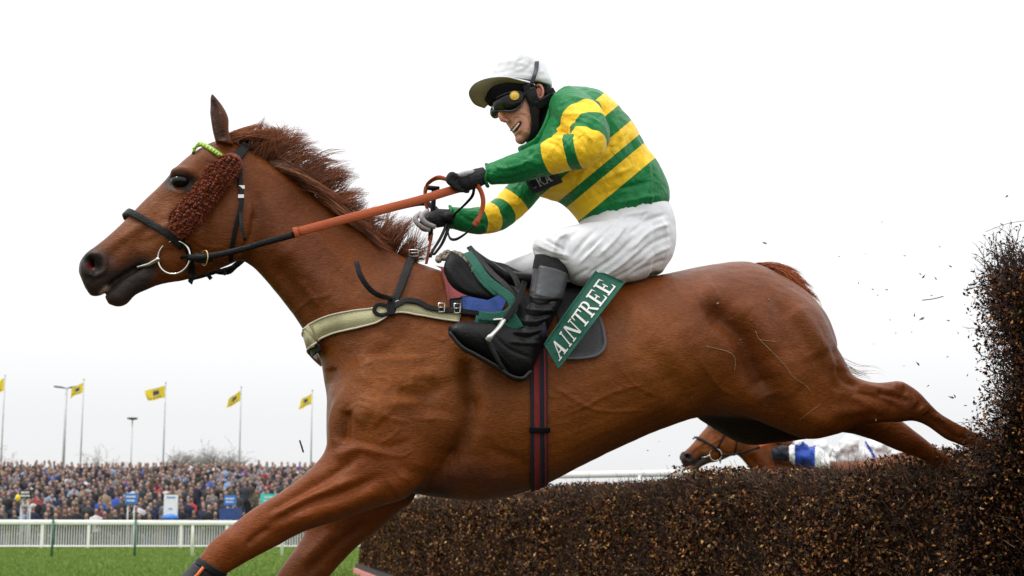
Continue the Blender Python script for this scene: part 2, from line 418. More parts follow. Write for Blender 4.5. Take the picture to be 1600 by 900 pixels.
def branch(p, d, ln, rad, lev, r, P, D, LN, RD):
    k = 4; q = p.copy()
    for i in range(k):
        d = d + r.normal(0, .18, 3); d /= np.linalg.norm(d); P.append(q.copy()); D.append(d.copy()); LN.append(ln / k * 1.06); RD.append(rad * (1 - .16 * i)); q = q + d * ln / k
        if lev and r.rand() < .85: branch(q, d + r.normal(0, .65, 3), ln * r.uniform(.35, .6), rad * .65, lev - 1, r, P, D, LN, RD)
P_, D_, LN_, RD_ = [], [], [], []
for i in range(1100):
    z = r.uniform(1.15, 1.95); x = WL(z) + r.uniform(.045, .11) ; y = r.uniform(5.1, 5.85); x += (y - 5.5) * .29
    if r.rand() < .45: z = r.uniform(1.8, 1.93); x = WL(z) + r.uniform(.0, .55) + (y - 5.5) * .33; d = np.array([-.15, 0, 1.])
    else: d = np.array([-.7, -.1, r.uniform(.1, .9)])
    branch(np.array([x, y, z]), d + r.normal(0, .25, 3), r.uniform(.055, .135), r.uniform(.0022, .0036), 2, r, P_, D_, LN_, RD_)
P_, D_, LN_, RD_ = map(np.array, (P_, D_, LN_, RD_))
parts.append(twigs(P_, D_, LN_, RD_, r, col=((.03, .016, .012), (.045, .025, .02), (.02, .012, .011), (.07, .04, .03))))
# small buds and leaves hanging on the outer twigs
ends = (P_ + D_ * LN_[:, None])[r.rand(len(P_)) < .11]
parts.append(leaves(ends, np.zeros_like(ends), np.full(len(ends), .011), r, pal=np.array([(.06, .02, .015), (.03, .015, .01), (.12, .05, .02)]), pp=np.array([.5, .3, .2])))
n = 5000; z = r.uniform(.3, 2.0, n); Pq = np.c_[WL(z) + r.uniform(0, 1.4, n), np.full(n, 5.04), z]
parts.append(twigs(Pq, r.normal(0, .6, (n, 3)) + [-.2, 0, .6], r.uniform(.04, .13, n), np.full(n, .0014), r))
V, F, C = join(parts); tag(skin_obj('foliage', V, F, LEAF, wing, colors=C), kind='stuff')
mb = MB()
for i, (z0, z1) in enumerate([(0, 1.2)] + [(1.2 + .05 * k, 1.25 + .05 * k) for k in range(13)]):
    x0 = float(WL((z0 + z1) / 2)) + .09 + R.uniform(-.012, .012) + .03 * (z1 > 1.75); mb.add([(x0 - .185, 5.12, z0), (3.4, 5.12, z0), (3.4, 5.9, z0), (x0 + .07, 5.9, z0), (x0 - .185, 5.12, z1), (3.4, 5.12, z1), (3.4, 5.9, z1), (x0 + .07, 5.9, z1)],
           [(0, 1, 5, 4), (1, 2, 6, 5), (2, 3, 7, 6), (3, 0, 4, 7), (4, 5, 6, 7)])
mb.build('packed_core', CORE, wing, smooth=False)

# bits of birch kicked into the air
TW = pmat('loose_birch', (.05, .022, .014), rough=.7, var=.3); TWP = pmat('pale_stalk', (.30, .21, .12), rough=.7); TWL = pmat('loose_leaf', (.10, .035, .02), rough=.6, var=.3)
def fleck(px, py, Y, s, where):
    c = at(px, py, Y); mb = MB(); a = R.uniform(0, 6.28); u = Vector((math.cos(a), R.uniform(-.4, .4), math.sin(a))).normalized(); v = u.orthogonal().normalized(); w_ = u.cross(v)
    k = s * Y / FPX / 2
    mb.add([c - u * k, c - u * k * .3 + v * k * .5, c + u * k * .5 + v * k * .45 + w_ * k * .3, c + u * k * 1.1 + w_ * k * .4, c + u * k * .3 - v * k * .35, c - u * k * .4 - v * k * .3 + w_ * k * .2],
           [(0, 1, 5), (1, 2, 4, 5), (2, 3, 4)])
    o = mb.build('loose_leaf', TWL, smooth=False)
    tag(o, where, 'leaf', 'scraps of dry leaf flying from the fence')
FL = [(1437, 428, 5), (1484, 416, 6), (1444, 432, 7), (1462, 434, 6), (1385, 453, 5), (1363, 452, 4), (1429, 492, 6), (1440, 499, 8), (1481, 501, 6), (1434, 567, 8), (1486, 621, 9), (1492, 618, 6), (1508, 634, 5), (1342, 442, 3), (1372, 461, 3),
      (1413, 400, 4), (1194, 380, 8), (1573, 307, 6), (1468, 385, 4), (1400, 520, 3), (1424, 519, 3), (1365, 537, 3), (1412, 572, 3), (1455, 462, 4), (1497, 520, 4), (1378, 347, 3), (1311, 401, 3), (1352, 397, 3), (1480, 558, 4), (1450, 603, 4), (1390, 500, 3), (1046, 712, 3), (1030, 690, 2), (1012, 704, 3), (1512, 586, 5), (1537, 368, 6)]
seen_ = {}
for i, (x, y, s) in enumerate(FL):
    zone = ('over the hedge edge' if x > 1500 else 'just left of the wing hedge' if x > 1465 else 'a little way off the wing hedge' if x > 1435 else 'midway between rump and hedge' if x > 1400 else 'closer to the rump than the hedge' if x > 1360 else 'just behind the tail' if x > 1300 else 'above the croup' if x > 1100 else 'under the belly')
    hgt = next(w_ for lim, w_ in ((360, 'highest up'), (405, 'level with the hedge top'), (440, 'level with the croup'), (480, 'level with the tail tip'), (530, 'below the tail tip'), (590, 'above the hocks'), (640, 'beside the hocks'), (900, 'near the fence top')) if y < lim)
    sz = {2: 'minute', 3: 'tiny', 4: 'small', 5: 'leafy', 6: 'ragged', 7: 'curled', 8: 'broad', 9: 'largest'}[s]
    lb = f'{sz} dark leaf scrap, {hgt}, {zone}'
    if lb in seen_: lb = f'{"lower" if y > seen_[lb] else "upper"} {sz} dark scrap, {hgt}, {zone}'
    seen_[lb] = y
    fleck(x, y, R.uniform(5.0, 5.8), s * 1.25, lb)
def stalk(pts, Y, rad, m, label):
    mb = MB(); P = curve3([at(x, y, Y if not isinstance(Y, (list, tuple)) else Y[i]) for i, (x, y) in enumerate(pts)], 4); mb.tube(P, rad, 5); tag(mb.build('birch_twig', m), label, 'twig', 'twigs kicked out of the fence')
stalk([(1441, 469), (1458, 467), (1474, 463)], 5.3, .0016, TW, 'straight dark twig floating level behind the rump')
stalk([(468, 688), (472, 700), (470, 694), (474, 707)], 4.9, .003, TW, 'small crooked twig falling beside the rightmost flag')
stalk([(1540, 362), (1560, 354), (1580, 348), (1610, 344)], 5.2, .0009, TW, 'long fine twig arching above the wing hedge')

# ---- white rails
WP = pmat('white_rail_plastic', (.78, .78, .76), rough=.35, var=.05, scale=3, bump=.05); GP = pmat('green_post_paint', (.03, .12, .09), rough=.5)
def rail(name, Y, z, x0, x1, posts, label, thick=.11, gposts=(), roll=0):
    t = empty(name, ((x0 + x1) / 2, Y, 0), label, 'rail')
    mb = MB(); pts = [Vector((x0 + (x1 - x0) * k / 30, Y, z - roll * (k / 30))) for k in range(31)]
    mb.tube(pts, 1, 12, flat=(.09, thick), up=Vector((0, 1, 0))); mb.build('top_rail', WP, t)
    for px in posts:
        m = MB(); x = (px - 800) / FPX * Y * 1.0
        m.tube([(x, Y + .05, -.05), (x, Y + .05, z * .6), (x, Y, z - .02)], .045, 10); m.build('post', WP, t)
    for px in gposts:
        m = MB(); x = (px - 800) / FPX * Y; m.tube([(x, Y - .1, -.05), (x, Y - .1, z + .05)], .035, 8); m.build('green_post', GP, t)
    return t
rail('running_rail', 43, .965, -22, 3, (-110, 307, 445, 585, 725), 'front white running rail across the grass, with two thin green posts', .12, (93, 220), roll=.08)
pf = empty('picket_fence', (-12, 55, 0), 'white picket fence holding back the front row of the crowd', 'fence')
PK = pmat('galvanised_bar', (.62, .62, .6), rough=.5, metal=0, var=.1)
pst = [4 + 71.3 * k for k in range(-3, 9)]
mb = MB(); mb.tube([(-24, 55, .93), (-4, 55, .86)], 1, 10, flat=(.1, .16), up=Vector((0, 1, 0))); mb.build('top_rail', WP, pf)
mb = MB(); mb.tube([(-24, 55, .06), (-4, 55, .06)], 1, 8, flat=(.05, .06), up=Vector((0, 1, 0))); mb.build('bottom_rail', WP, pf)
for px in pst:
    x = (px - 800) / FPX * 55; m = MB(); m.box((x, 55.02, .4), (.1, .09, .9)); m.build('post', WP, pf, smooth=False)
allp = [x for x in np.arange(-23.5, -4.5, .092)]
keep = [x for x in allp if -18.6 < x][:200]
pk0 = None
for x in keep:
    if pk0 is None:
        m = MB(); m.box((0, 0, 0), (.036, .02, .8)); pk0 = m.build('picket', PK, None, smooth=False).data; bpy.data.objects.remove(bpy.data.objects['picket'])
    o = bpy.data.objects.new('picket', pk0); link(o); o.parent = pf; o.location = Vector((x, 55.06, .47)) - Vector(pf.location)
m = MB()
for x in allp:
    if x not in keep: m.box((x, 55.06, .47), (.036, .02, .8))
tag(m.build('pickets', PK, pf, smooth=False), kind='stuff')
# white rail beyond the fence on the take-off side
wr = empty('wing_rail', at(960, 742, 16.5), 'white wing rail seen under the belly, beyond the fence', 'rail')
mb = MB(); mb.tube([at(845, 743, 17), at(960, 741, 16.5), at(1080, 739, 16), at(1430, 732, 15)], 1, 10, flat=(.075, .07), up=Vector((0, 1, 0))); mb.build('top_rail', WP, wr)
for px in (1000, 1210, 1420):
    m = MB(); p = at(px, 743, 16.3); m.tube([(p.x, p.y, 0), (p.x, p.y, p.z)], .022, 8); m.build('post', WP, wr)

# ---- the bank and its spectators
CONC = pmat('grey_terrace_concrete', (.16, .155, .15), rough=.9, var=.25, bump=.3)
ROWS = 21; Y0, Y1 = 58.0, 96.0
def bank_z(k): return -.42 + 3.15 * (k / (ROWS - 1)) ** 1.0
rowY = [Y0 + (Y1 - Y0) * k / (ROWS - 1) for k in range(ROWS)]
vs = []; fs = []
for k in range(ROWS):
    a = rowY[k] - .8; b = rowY[k] + .85 if k < ROWS - 1 else rowY[k] + 6; z = bank_z(k)
    n = len(vs); vs += [(-44, a, z), (-3, a, z), (-3, b, z), (-44, b, z)]; fs.append((n, n + 1, n + 2, n + 3))
    vs += [(-44, a, z - .5), (-3, a, z - .5)]; fs.append((n, n + 1, n + 5, n + 4))
tag(mesh_obj('terraced_bank', vs, fs, CONC, smooth=False), kind='structure')
SK = pmat('face_skin', (.27, .145, .105), rough=.6, var=.1); SK2 = pmat('pale_skin', (.34, .20, .155), rough=.6, var=.1)
def cl(n, c): return pmat(n, c, rough=.85, var=.15, bump=.2)
HAIR = {'grey': cl('grey_hair', (.3, .29, .28)), 'dark': cl('dark_hair', (.02, .015, .012)), 'fair': cl('fair_hair', (.3, .2, .1)), 'cap': cl('flat_cap', (.12, .1, .08)), 'bald': SK2}
COATS = {'black': (.012, .012, .014), 'navy': (.014, .018, .045), 'charcoal': (.04, .042, .048), 'brown': (.07, .045, .03), 'olive': (.055, .055, .03), 'tan': (.3, .22, .14), 'grey': (.17, .17, .18), 'red': (.42, .03, .035), 'royal blue': (.03, .09, .42), 'white': (.6, .6, .62), 'pale blue': (.22, .32, .5), 'maroon': (.12, .015, .03), 'purple': (.12, .04, .25)}
CM = {k: cl(k.replace(' ', '_') + '_coat', v) for k, v in COATS.items()}; TR = [cl('dark_trousers', (.02, .02, .025)), cl('blue_jeans', (.06, .09, .16)), cl('grey_trousers', (.12, .12, .12))]
def person_mesh(coat, hair, pose, tr, skin):
    mb = MB(); 
    def rings(rows):
        k = len(mb.v); n = 8
        for (x, y, z, a, b) in rows:
            for j in range(n): g = 2 * math.pi * j / n; mb.v.append((x + a * math.cos(g), y + b * math.sin(g), z))
        for i in range(len(rows) - 1):
            zc = (rows[i][2] + rows[i + 1][2]) / 2
            for j in range(n): mb.f.append((k + i * n + j, k + i * n + (j + 1) % n, k + (i + 1) * n + (j + 1) % n, k + (i + 1) * n + j)); mb.m.append(0)
        mb.f.append(tuple(k + j for j in reversed(range(n)))); mb.m.append(0)
        mb.f.append(tuple(k + (len(rows) - 1) * n + j for j in range(n))); mb.m.append(0)
    for s in (-1, 1): rings([(s * .11, 0, 0, .06, .1), (s * .1, .02, .08, .055, .06), (s * .1, 0, .45, .07, .075), (s * .085, 0, .85, .1, .1)])
    rings([(0, 0, .75, .19, .14), (0, 0, .95, .19, .14), (0, 0, 1.1, .18, .13), (0, 0, 1.3, .21, .14), (0, .01, 1.42, .2, .12), (0, .0, 1.48, .1, .08), (0, 0, 1.53, .055, .06), (0, -.01, 1.57, .06, .07), (0, -.02, 1.63, .075, .095), (0, -.01, 1.7, .078, .1), (0, 0, 1.76, .05, .07), (0, 0, 1.78, .01, .01)])
    for s in (-1, 1):
        S_ = Vector((s * .2, 0, 1.42))
        if pose == 0: E_, W_ = Vector((s * .27, 0, 1.15)), Vector((s * .24, -.08, .9))
        elif pose == 1: E_, W_ = Vector((s * .27, -.08, 1.17)), Vector((s * .1, -.26, 1.15))
        elif pose == 2: E_, W_ = Vector((s * .27, -.15, 1.22)), Vector((s * .07, -.2, 1.58))
        else: E_, W_ = Vector((s * .28, -.06, 1.16)), (Vector((s * .08, -.24, 1.5)) if s > 0 else Vector((s * .2, -.2, 1.05)))
        mb.tube([S_, (S_ + E_) / 2, E_, (E_ + W_) / 2, W_], [.06, .058, .05, .045, .035], 6); mb.ball(W_ + (W_ - E_).normalized() * .05, .04, 6, 4)
    V, F = remesh(mb, .034)
    c = V[F].mean(1); d = np.where(c[:, 2] < .82, 1, 0); d = np.where(c[:, 2] > 1.5, 2, d)
    hr = (c[:, 2] > 1.66) & ((c[:, 1] > -.06) | (c[:, 2] > 1.73)) | ((c[:, 2] > 1.58) & (c[:, 1] > .02)); d = np.where(hr & (np.abs(c[:, 0]) < .13), 3, d)
    for s in (-1, 1):
        W_ = {0: (s * .23, -.1, .86), 1: (s * .05, -.3, 1.15), 2: (s * .02, -.2, 1.64)}.get(pose, (s * .06, -.27, 1.56) if s > 0 else (s * .18, -.24, 1.02))
        d = np.where(np.linalg.norm(c - np.array(W_), axis=1) < .075, 2, d)
    return V, F, d
VAR = {}
def variant(coat, hair, pose, tr):
    k = (coat, hair, pose, tr)
    if k not in VAR:
        if ('g', pose) not in VAR: VAR[('g', pose)] = person_mesh(None, None, pose, 0, 0)
        V, F, d = VAR[('g', pose)]; me = bpy.data.meshes.new('person')
        me.from_pydata(V.tolist(), [], F.tolist()); me.polygons.foreach_set('use_smooth', [True] * len(F)); me.polygons.foreach_set('material_index', d.astype(int))
        for x in (CM[coat], TR[tr], SK if pose % 2 else SK2, HAIR[hair]): me.materials.append(x)
        me.update(); VAR[k] = me
    return VAR[k]
SIGNS = [(39, 'the small black notice board'), (122, 'the lamp post'), (205, 'the blue sign'), (267, 'the tall white board'), (330, 'the gap in the terraces'), (360, 'the blue box'), (420, 'the turquoise box'), (480, 'the outstretched foreleg'), (-20, 'the edge of the picture')]
people = []
for k in range(ROWS):
    Y = rowY[k]; sp = .5 if k else .6; x = (-70 - 800) / FPX * Y + R.uniform(0, .5)
    while x < (675 - 800) / FPX * Y:
        px = 800 + FPX * x / Y
        gap = (376 < px < 404 and 1 <= k < 11 and R.random() < .85) or (1 <= k < 7 and R.random() < .22) or (k == 0 and R.random() < .12)
        if not gap: people.append((k, x + R.uniform(-.08, .08), Y + R.uniform(-.4, .4), px))
        x += sp * R.uniform(.72, 1.22)
seen = [p for p in people if -5 < p[3] < 500]
ids = set(id(p) for p in seen[:300])
ckeys = list(COATS); cw = [32, 20, 17, 5, 6, 3, 10, 1.6, 2, 3, 4, 1, .4]
hk = list(HAIR); crowd = []
POSE = ['standing with arms down', 'with hands held in front', 'shading the eyes with both hands', 'holding one hand to the face']
HN = {'grey': 'grey-haired', 'dark': 'dark-haired', 'fair': 'fair-haired', 'cap': 'flat-capped', 'bald': 'bald'}
ORD = ['front', 'second', 'third', 'fourth', 'fifth', 'sixth', 'seventh', 'eighth', 'ninth', 'tenth', 'eleventh', 'twelfth', 'thirteenth', 'fourteenth', 'fifteenth']
used_labels = {}
for p in people:
    k, x, y, px = p
    coat = R.choices(ckeys, cw)[0]; hair = R.choices(hk, [28, 40, 10, 14, 8])[0]; pose = R.choices([0, 1, 2, 3], [52, 30, 7, 11])[0]; tr = R.choice([0, 0, 1, 2])
    sc = R.uniform(.93, 1.06); rz = R.uniform(-.35, .35)
    if id(p) in ids:
        o = bpy.data.objects.new('person', variant(coat, hair, pose, tr)); link(o); o.location = (x, y, bank_z(k)); o.scale = (sc * .93, sc * .93, sc * .97); o.rotation_euler = (0, 0, rz)
        sg = min(SIGNS, key=lambda s: abs(s[0] - px)); rel = 'beside' if abs(sg[0] - px) < 14 else ('left of' if px < sg[0] else 'right of')
        lb = f'{HN[hair]} spectator in {coat} coat, {ORD[min(k, 14)]} row, {POSE[pose]}, {rel} {sg[1]}'
        if len(lb.split()) > 16: lb = f'{HN[hair]} spectator in {coat} coat, {ORD[min(k, 14)]} row, {rel} {sg[1]}'
        for wd in ('tall ' if sc > 1 else 'shorter ', 'stocky ', 'slightly turned '):
            if lb in used_labels: lb = lb.replace(', ' + POSE[pose], '').replace('spectator', wd + 'spectator').replace(wd + wd, wd)
        used_labels[lb] = 1
        tag(o, lb, 'person', 'spectators on the bank')
    else: crowd.append((coat, hair, pose, tr, x, y, bank_z(k), sc, rz))
# everyone further up the bank as one mass
cv = []; cf_ = []; cm = []; off = 0; mats = list(CM.values()) + TR + [SK, SK2] + list(HAIR.values()); mi = {m.name: i for i, m in enumerate(mats)}
for (coat, hair, pose, tr, x, y, z, sc, rz) in crowd:
    V, F, d = VAR.get(('g', pose)) or person_mesh(None, None, pose, 0, 0)
    ca, sa = math.cos(rz) * sc, math.sin(rz) * sc
    W = np.c_[V[:, 0] * ca - V[:, 1] * sa + x, V[:, 0] * sa + V[:, 1] * ca + y, V[:, 2] * sc + z]
    lut = np.array([mi[CM[coat].name], mi[TR[tr].name], mi[(SK if pose % 2 else SK2).name], mi[HAIR[hair].name]])
    cv.append(W); cf_.append(F + off); cm.append(lut[d]); off += len(V)
me = bpy.data.meshes.new('crowd'); V = np.concatenate(cv); F = np.concatenate(cf_)
me.vertices.add(len(V)); me.vertices.foreach_set('co', V.ravel()); me.loops.add(F.size); me.loops.foreach_set('vertex_index', F.ravel()); me.polygons.add(len(F)); me.polygons.foreach_set('loop_start', np.arange(len(F)) * 4); me.update(calc_edges=True)
me.polygons.foreach_set('use_smooth', [True] * len(F))
for x in mats: me.materials.append(x)
me.polygons.foreach_set('material_index', np.concatenate(cm).astype(np.int32)); o = bpy.data.objects.new('crowd', me); link(o)
tag(o, 'packed mass of spectators filling the upper rows of the bank', 'crowd', kind='stuff')

# ---- flagpoles, lamps, boards
POLE = pmat('pole_grey', (.42, .43, .44), rough=.4, metal=.2); YEL = pmat('yellow_flag', (.72, .55, .012), rough=.7, var=.08); EMB = pmat('flag_emblem_blue', (.05, .06, .14), rough=.7)
def flagpole(bx, by, tx, ty, fl, label, Y=100):
    B = at(bx, by, Y); T = at(tx, ty, Y); B.z = 2.6; B.x = T.x; 
    t = empty('flagpole', (B.x, Y, B.z), label, 'flagpole', 'flagpoles with yellow flags behind the crowd')
    m = MB(); m.tube([B, (B + T) / 2, T], [.06, .05, .04], 8); m.ball(T + Vector((0, 0, .05)), .06, 8, 6); m.build('pole', POLE, t)
    # cloth: corners hoist-top, hoist-bottom, fly-bottom, fly-top
    C = [at(x, y, Y) for x, y in fl]; n = 12; m = MB()
    for i in range(n + 1):
        for j in range(9):
            a, b = i / n, j / 8; p = C[0].lerp(C[3], a).lerp(C[1].lerp(C[2], a), b); m.v.append(tuple(p + Vector((0, .14 * a * math.sin(a * (6 + bx % 5) + b * 2 + bx), .05 * a * math.sin(a * (7 + bx % 4) + b * 4 + bx)))))
    for i in range(n):
        for j in range(8): m.f.append((i * 9 + j, (i + 1) * 9 + j, (i + 1) * 9 + j + 1, i * 9 + j + 1)); m.m.append(1 if (4 <= i <= 7 and 2 <= j <= 4) or (3 <= i <= 9 and j == 6 and i % 2) else 0)
    fo = m.build('flag', None, t, mats=[YEL, EMB])
flagpole(0, 700, 8, 588, [(8, 590), (8, 609), (-18, 622), (-16, 603)], 'flagpole cut by the left edge, only part of its yellow flag showing')
flagpole(125, 716, 131, 594, [(131, 597), (130, 613), (109, 622), (113, 606)], 'flagpole beside the lamp post, yellow flag drooping across the lamp')
flagpole(253, 716, 259, 599, [(259, 602), (258, 621), (231, 627), (227, 611)], 'flagpole with the widest spread yellow flag, above the tall white board')
flagpole(373, 716, 377, 606, [(377, 609), (376, 626), (353, 639), (358, 623)], 'flagpole with drooping yellow flag beside the bare treetops')
flagpole(485, 725, 488, 611, [(488, 614), (487, 631), (466, 640), (470, 625)], 'flagpole nearest the horse chest with a small yellow flag')
DG = pmat('dark_lamp_metal', (.05, .055, .06), rough=.5)
lp = empty('lamp_post', at(104, 718, 104), 'double-armed lamp post behind the crowd', 'lamp post'); T = at(104, 607, 104); B = Vector((T.x, 104, 2.5))
m = MB(); m.tube([B, T], [.11, .07], 8); m.build('pole', POLE, lp)
for s in (-1, 1):
    m = MB(); e = T + Vector((s * .35, 0, .08)); m.tube([T, e], .04, 6); m.box(e + Vector((s * .2, 0, .02)), (.55, .3, .1), Matrix.Rotation(-s * .12, 3, 'Y')); m.build('lamp_head', DG, lp)
lp = empty('floodlight_mast', at(207, 715, 190), 'distant thin mast with a dark ring of floodlights', 'floodlight'); T = at(207, 655, 190); m = MB(); m.tube([(T.x, 190, 0), T], [.12, .08], 8); m.build('mast', POLE, lp)
m = MB()
for k in range(6): g = k * 1.047; m.box(T + Vector((.4 * math.cos(g), .4 * math.sin(g), .1)), (.4, .4, .18), Matrix.Rotation(g, 3, 'Z'))
m.ball(T, (.5, .5, .1), 10, 6); m.build('lamp_head', DG, lp)
BLUE = pmat('blue_sign_face', (.03, .17, .55), rough=.5, var=.03); NAVY = pmat('navy_box', (.02, .05, .2), rough=.6); BLK = pmat('black_board_face', (.012, .012, .014), rough=.6); WHT = pmat('white_board_face', (.72, .73, .74), rough=.5, var=.04); TURQ = pmat('turquoise_face', (.05, .45, .42), rough=.5); YP = pmat('yellow_balloon', (.8, .55, .02), rough=.4)
def board(name, x0, y0, x1, y1, Y, m, label, cat='sign', depth=.12, lines=(), lm=None, post=None, pm=None):
    a = at(x0, y0, Y); b = at(x1, y1, Y); t = empty(name, ((a.x + b.x) / 2, Y, -.2), label, cat)
    q = MB(); q.box(((a.x + b.x) / 2, Y, (a.z + b.z) / 2), (b.x - a.x, depth, a.z - b.z)); q.build('face_panel', m, t, smooth=False)
    for (u0, v0, u1, v1) in lines:
        q = MB(); W = b.x - a.x; Hh = a.z - b.z; n = max(1, int((u1 - u0) * 10))
        for i in range(n):   # unreadable lettering: short strokes of uneven height
            q.box((a.x + W * (u0 + (u1 - u0) * (i + .5) / n), Y - depth / 2 - .006, a.z - Hh * (v0 + v1) / 2), (W * (u1 - u0) / n * .72, .012, Hh * (v1 - v0) * R.uniform(.7, 1)))
        q.build('lettering', lm, t, smooth=False)
    if post:
        q = MB()
        for px in post: p = at(px, y1, Y); q.tube([(p.x, Y, -.4), (p.x, Y, p.z)], .03, 6)
        q.build('stand', pm or POLE, t)
    return t
board('notice_board', 31, 766, 49, 778, 57.3, BLK, 'small black notice board with white lettering on a stand', lines=((.15, .15, .85, .42), (.1, .58, .9, .85)), lm=WHT, post=(36, 44))
board('crossbar_stand', 33, 788, 47, 791, 57.2, POLE, 'low grey metal stand under the black notice board', 'stand', post=(33, 47))
board('blue_sign', 196, 771, 214, 787, 57.5, BLUE, 'blue sign with white lettering between the lamp post and the tall white board', lines=((.1, .22, .9, .42), (.15, .6, .85, .8)), lm=WHT, post=(200, 210))
board('white_board', 257, 773, 277, 808, 57.4, WHT, 'tall white upright board with faint print above a blue sheet', lines=((.2, .08, .85, .16), (.35, .6, .65, .66)), lm=BLUE)
board('blue_sign', 351, 774, 368, 789, 57.5, BLUE, 'blue sign with white lettering standing on the navy box', lines=((.1, .25, .9, .45), (.15, .6, .85, .78)), lm=WHT, post=(355, 364))
board('navy_box', 346, 794, 375, 814, 57.3, NAVY, 'navy blue box in front of the terraces under a blue sign', 'box', .8)
board('turquoise_box', 409, 772, 433, 788, 57.6, TURQ, 'turquoise kiosk box just above the outstretched foreleg', 'box', .6, lines=((.25, .25, .8, .4), (.2, .6, .7, .72)), lm=WHT, post=(412, 428))
q = MB(); q.ball(at(28, 778, 57.2), (.1, .1, .13), 10, 8); tag(q.build('balloon', YP), 'small round yellow object held up beside the black notice board', 'balloon')
q = MB(); q.ball(at(266, 809, 57.0), (.32, .2, .14), 12, 8); tag(q.build('umbrella_cover', BLUE), 'crumpled bright blue sheet at the foot of the tall white board', 'sheet')

# ---- bare treetops beyond the bank
BARE = pmat('bare_twigs_grey', (.22, .2, .185), rough=.9)
def bare_tree(px, py_top, w_px, Y, label, seed, n=16):
    r = np.random.RandomState(seed); T = at(px, py_top, Y); base = np.array([T.x, Y, 1.0]); h = T.z - 1.0; P, D, LN, RD = [], [], [], []
    m = MB(); m.tube([tuple(base - [0, 0, 1]), tuple(base + [0, 0, h * .5])], [.22, .12], 8)
    t = empty('bare_tree', tuple(base - [0, 0, 1]), label, 'tree', 'bare trees behind the bank'); m.build('trunk', BARE, t)
    W = w_px * Y / FPX / 2
    for i in range(n):
        tgt = np.array([r.uniform(-W, W), r.uniform(-W, W) * .6, 0]); tgt[2] = h * .55 * math.sqrt(max(0, 1 - (tgt[0] / W) ** 2)) * r.uniform(.75, 1)
        d = tgt + [0, 0, .1]; l = np.linalg.norm(d); branch(base + [0, 0, h * .45], d / l, l * .8, .05, 3, r, P, D, LN, RD)
    v, f, c = twigs(np.array(P), np.array(D), np.array(LN), np.maximum(np.array(RD) * .6, .013), r, col=((.2, .18, .165),) * 4)
    skin_obj('crown', v, f, BARE, t)
for i, (px, top, wd, Y, lb) in enumerate([(285, 711, 60, 150, 'leftmost rounded bare treetop between the second and third flagpoles from the chest'), (325, 708, 70, 155, 'largest rounded bare treetop in the middle of the clump'), (362, 712, 50, 150, 'bare treetop beside the drooping fourth flag'),
                                          (174, 696, 34, 170, 'small pale bare tree left of the thin floodlight mast'), (150, 708, 26, 170, 'smallest bare treetop, low beside the lamp post'), (8, 700, 44, 170, 'bare treetop at the left edge of the picture')]):
    bare_tree(px, top, wd, Y, lb, 20 + i, 110 if i < 3 else 12)
# ------------------------------------------------------------------ the chestnut horse
BASE = (.135, .0335, .0036)
def coat_material():
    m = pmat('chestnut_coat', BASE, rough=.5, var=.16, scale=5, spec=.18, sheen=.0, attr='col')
    nt = m.node_tree; N = nt.nodes.new; L = nt.links.new; b = nt.nodes['Principled BSDF']
    tc = N('ShaderNodeTexCoord')
    mp = N('ShaderNodeMapping'); mp.inputs['Scale'].default_value = (14, 40, 60); mp.inputs['Rotation'].default_value = (0, .5, 0); L(tc.outputs['Object'], mp.inputs[0])
    n1 = N('ShaderNodeTexNoise'); n1.inputs['Scale'].default_value = 3.2; n1.inputs['Detail'].default_value = 6; n1.inputs['Distortion'].default_value = 1.2; L(mp.outputs[0], n1.inputs['Vector'])
    n2 = N('ShaderNodeTexNoise'); n2.inputs['Scale'].default_value = 16; n2.inputs['Detail'].default_value = 4; n2.inputs['Distortion'].default_value = .6; L(tc.outputs['Object'], n2.inputs['Vector'])
    b1 = N('ShaderNodeBump'); b1.inputs['Strength'].default_value = .8; b1.inputs['Distance'].default_value = .003; L(n1.outputs['Fac'], b1.inputs['Height'])
    b2 = N('ShaderNodeBump'); b2.inputs['Strength'].default_value = .6; b2.inputs['Distance'].default_value = .009; L(n2.outputs['Fac'], b2.inputs['Height'])
    L(b2.outputs[0], b1.inputs['Normal']); L(b1.outputs[0], b.inputs['Normal'])
    mp3 = N('ShaderNodeMapping'); mp3.inputs['Scale'].default_value = (40, 60, 170); mp3.inputs['Rotation'].default_value = (0, .45, 0); L(tc.outputs['Object'], mp3.inputs[0])
    n3 = N('ShaderNodeTexNoise'); n3.inputs['Scale'].default_value = 1.6; n3.inputs['Detail'].default_value = 4; L(mp3.outputs[0], n3.inputs['Vector'])
    m3 = N('ShaderNodeMapRange'); m3.inputs['From Min'].default_value = .35; m3.inputs['From Max'].default_value = .65; m3.inputs['To Min'].default_value = .8; m3.inputs['To Max'].default_value = 1.2; L(n3.outputs['Fac'], m3.inputs[0])
    sv = N('ShaderNodeVectorMath'); sv.operation = 'SCALE'; old = b.inputs['Base Color'].links[0].from_socket; L(old, sv.inputs[0]); L(m3.outputs[0], sv.inputs['Scale']); L(sv.outputs[0], b.inputs['Base Color'])
    mr = N('ShaderNodeMapRange'); mr.inputs['To Min'].default_value = .30; mr.inputs['To Max'].default_value = .48; L(n2.outputs['Fac'], mr.inputs[0]); L(mr.outputs[0], b.inputs['Roughness'])
    return m
COAT = coat_material()

hb = MB()
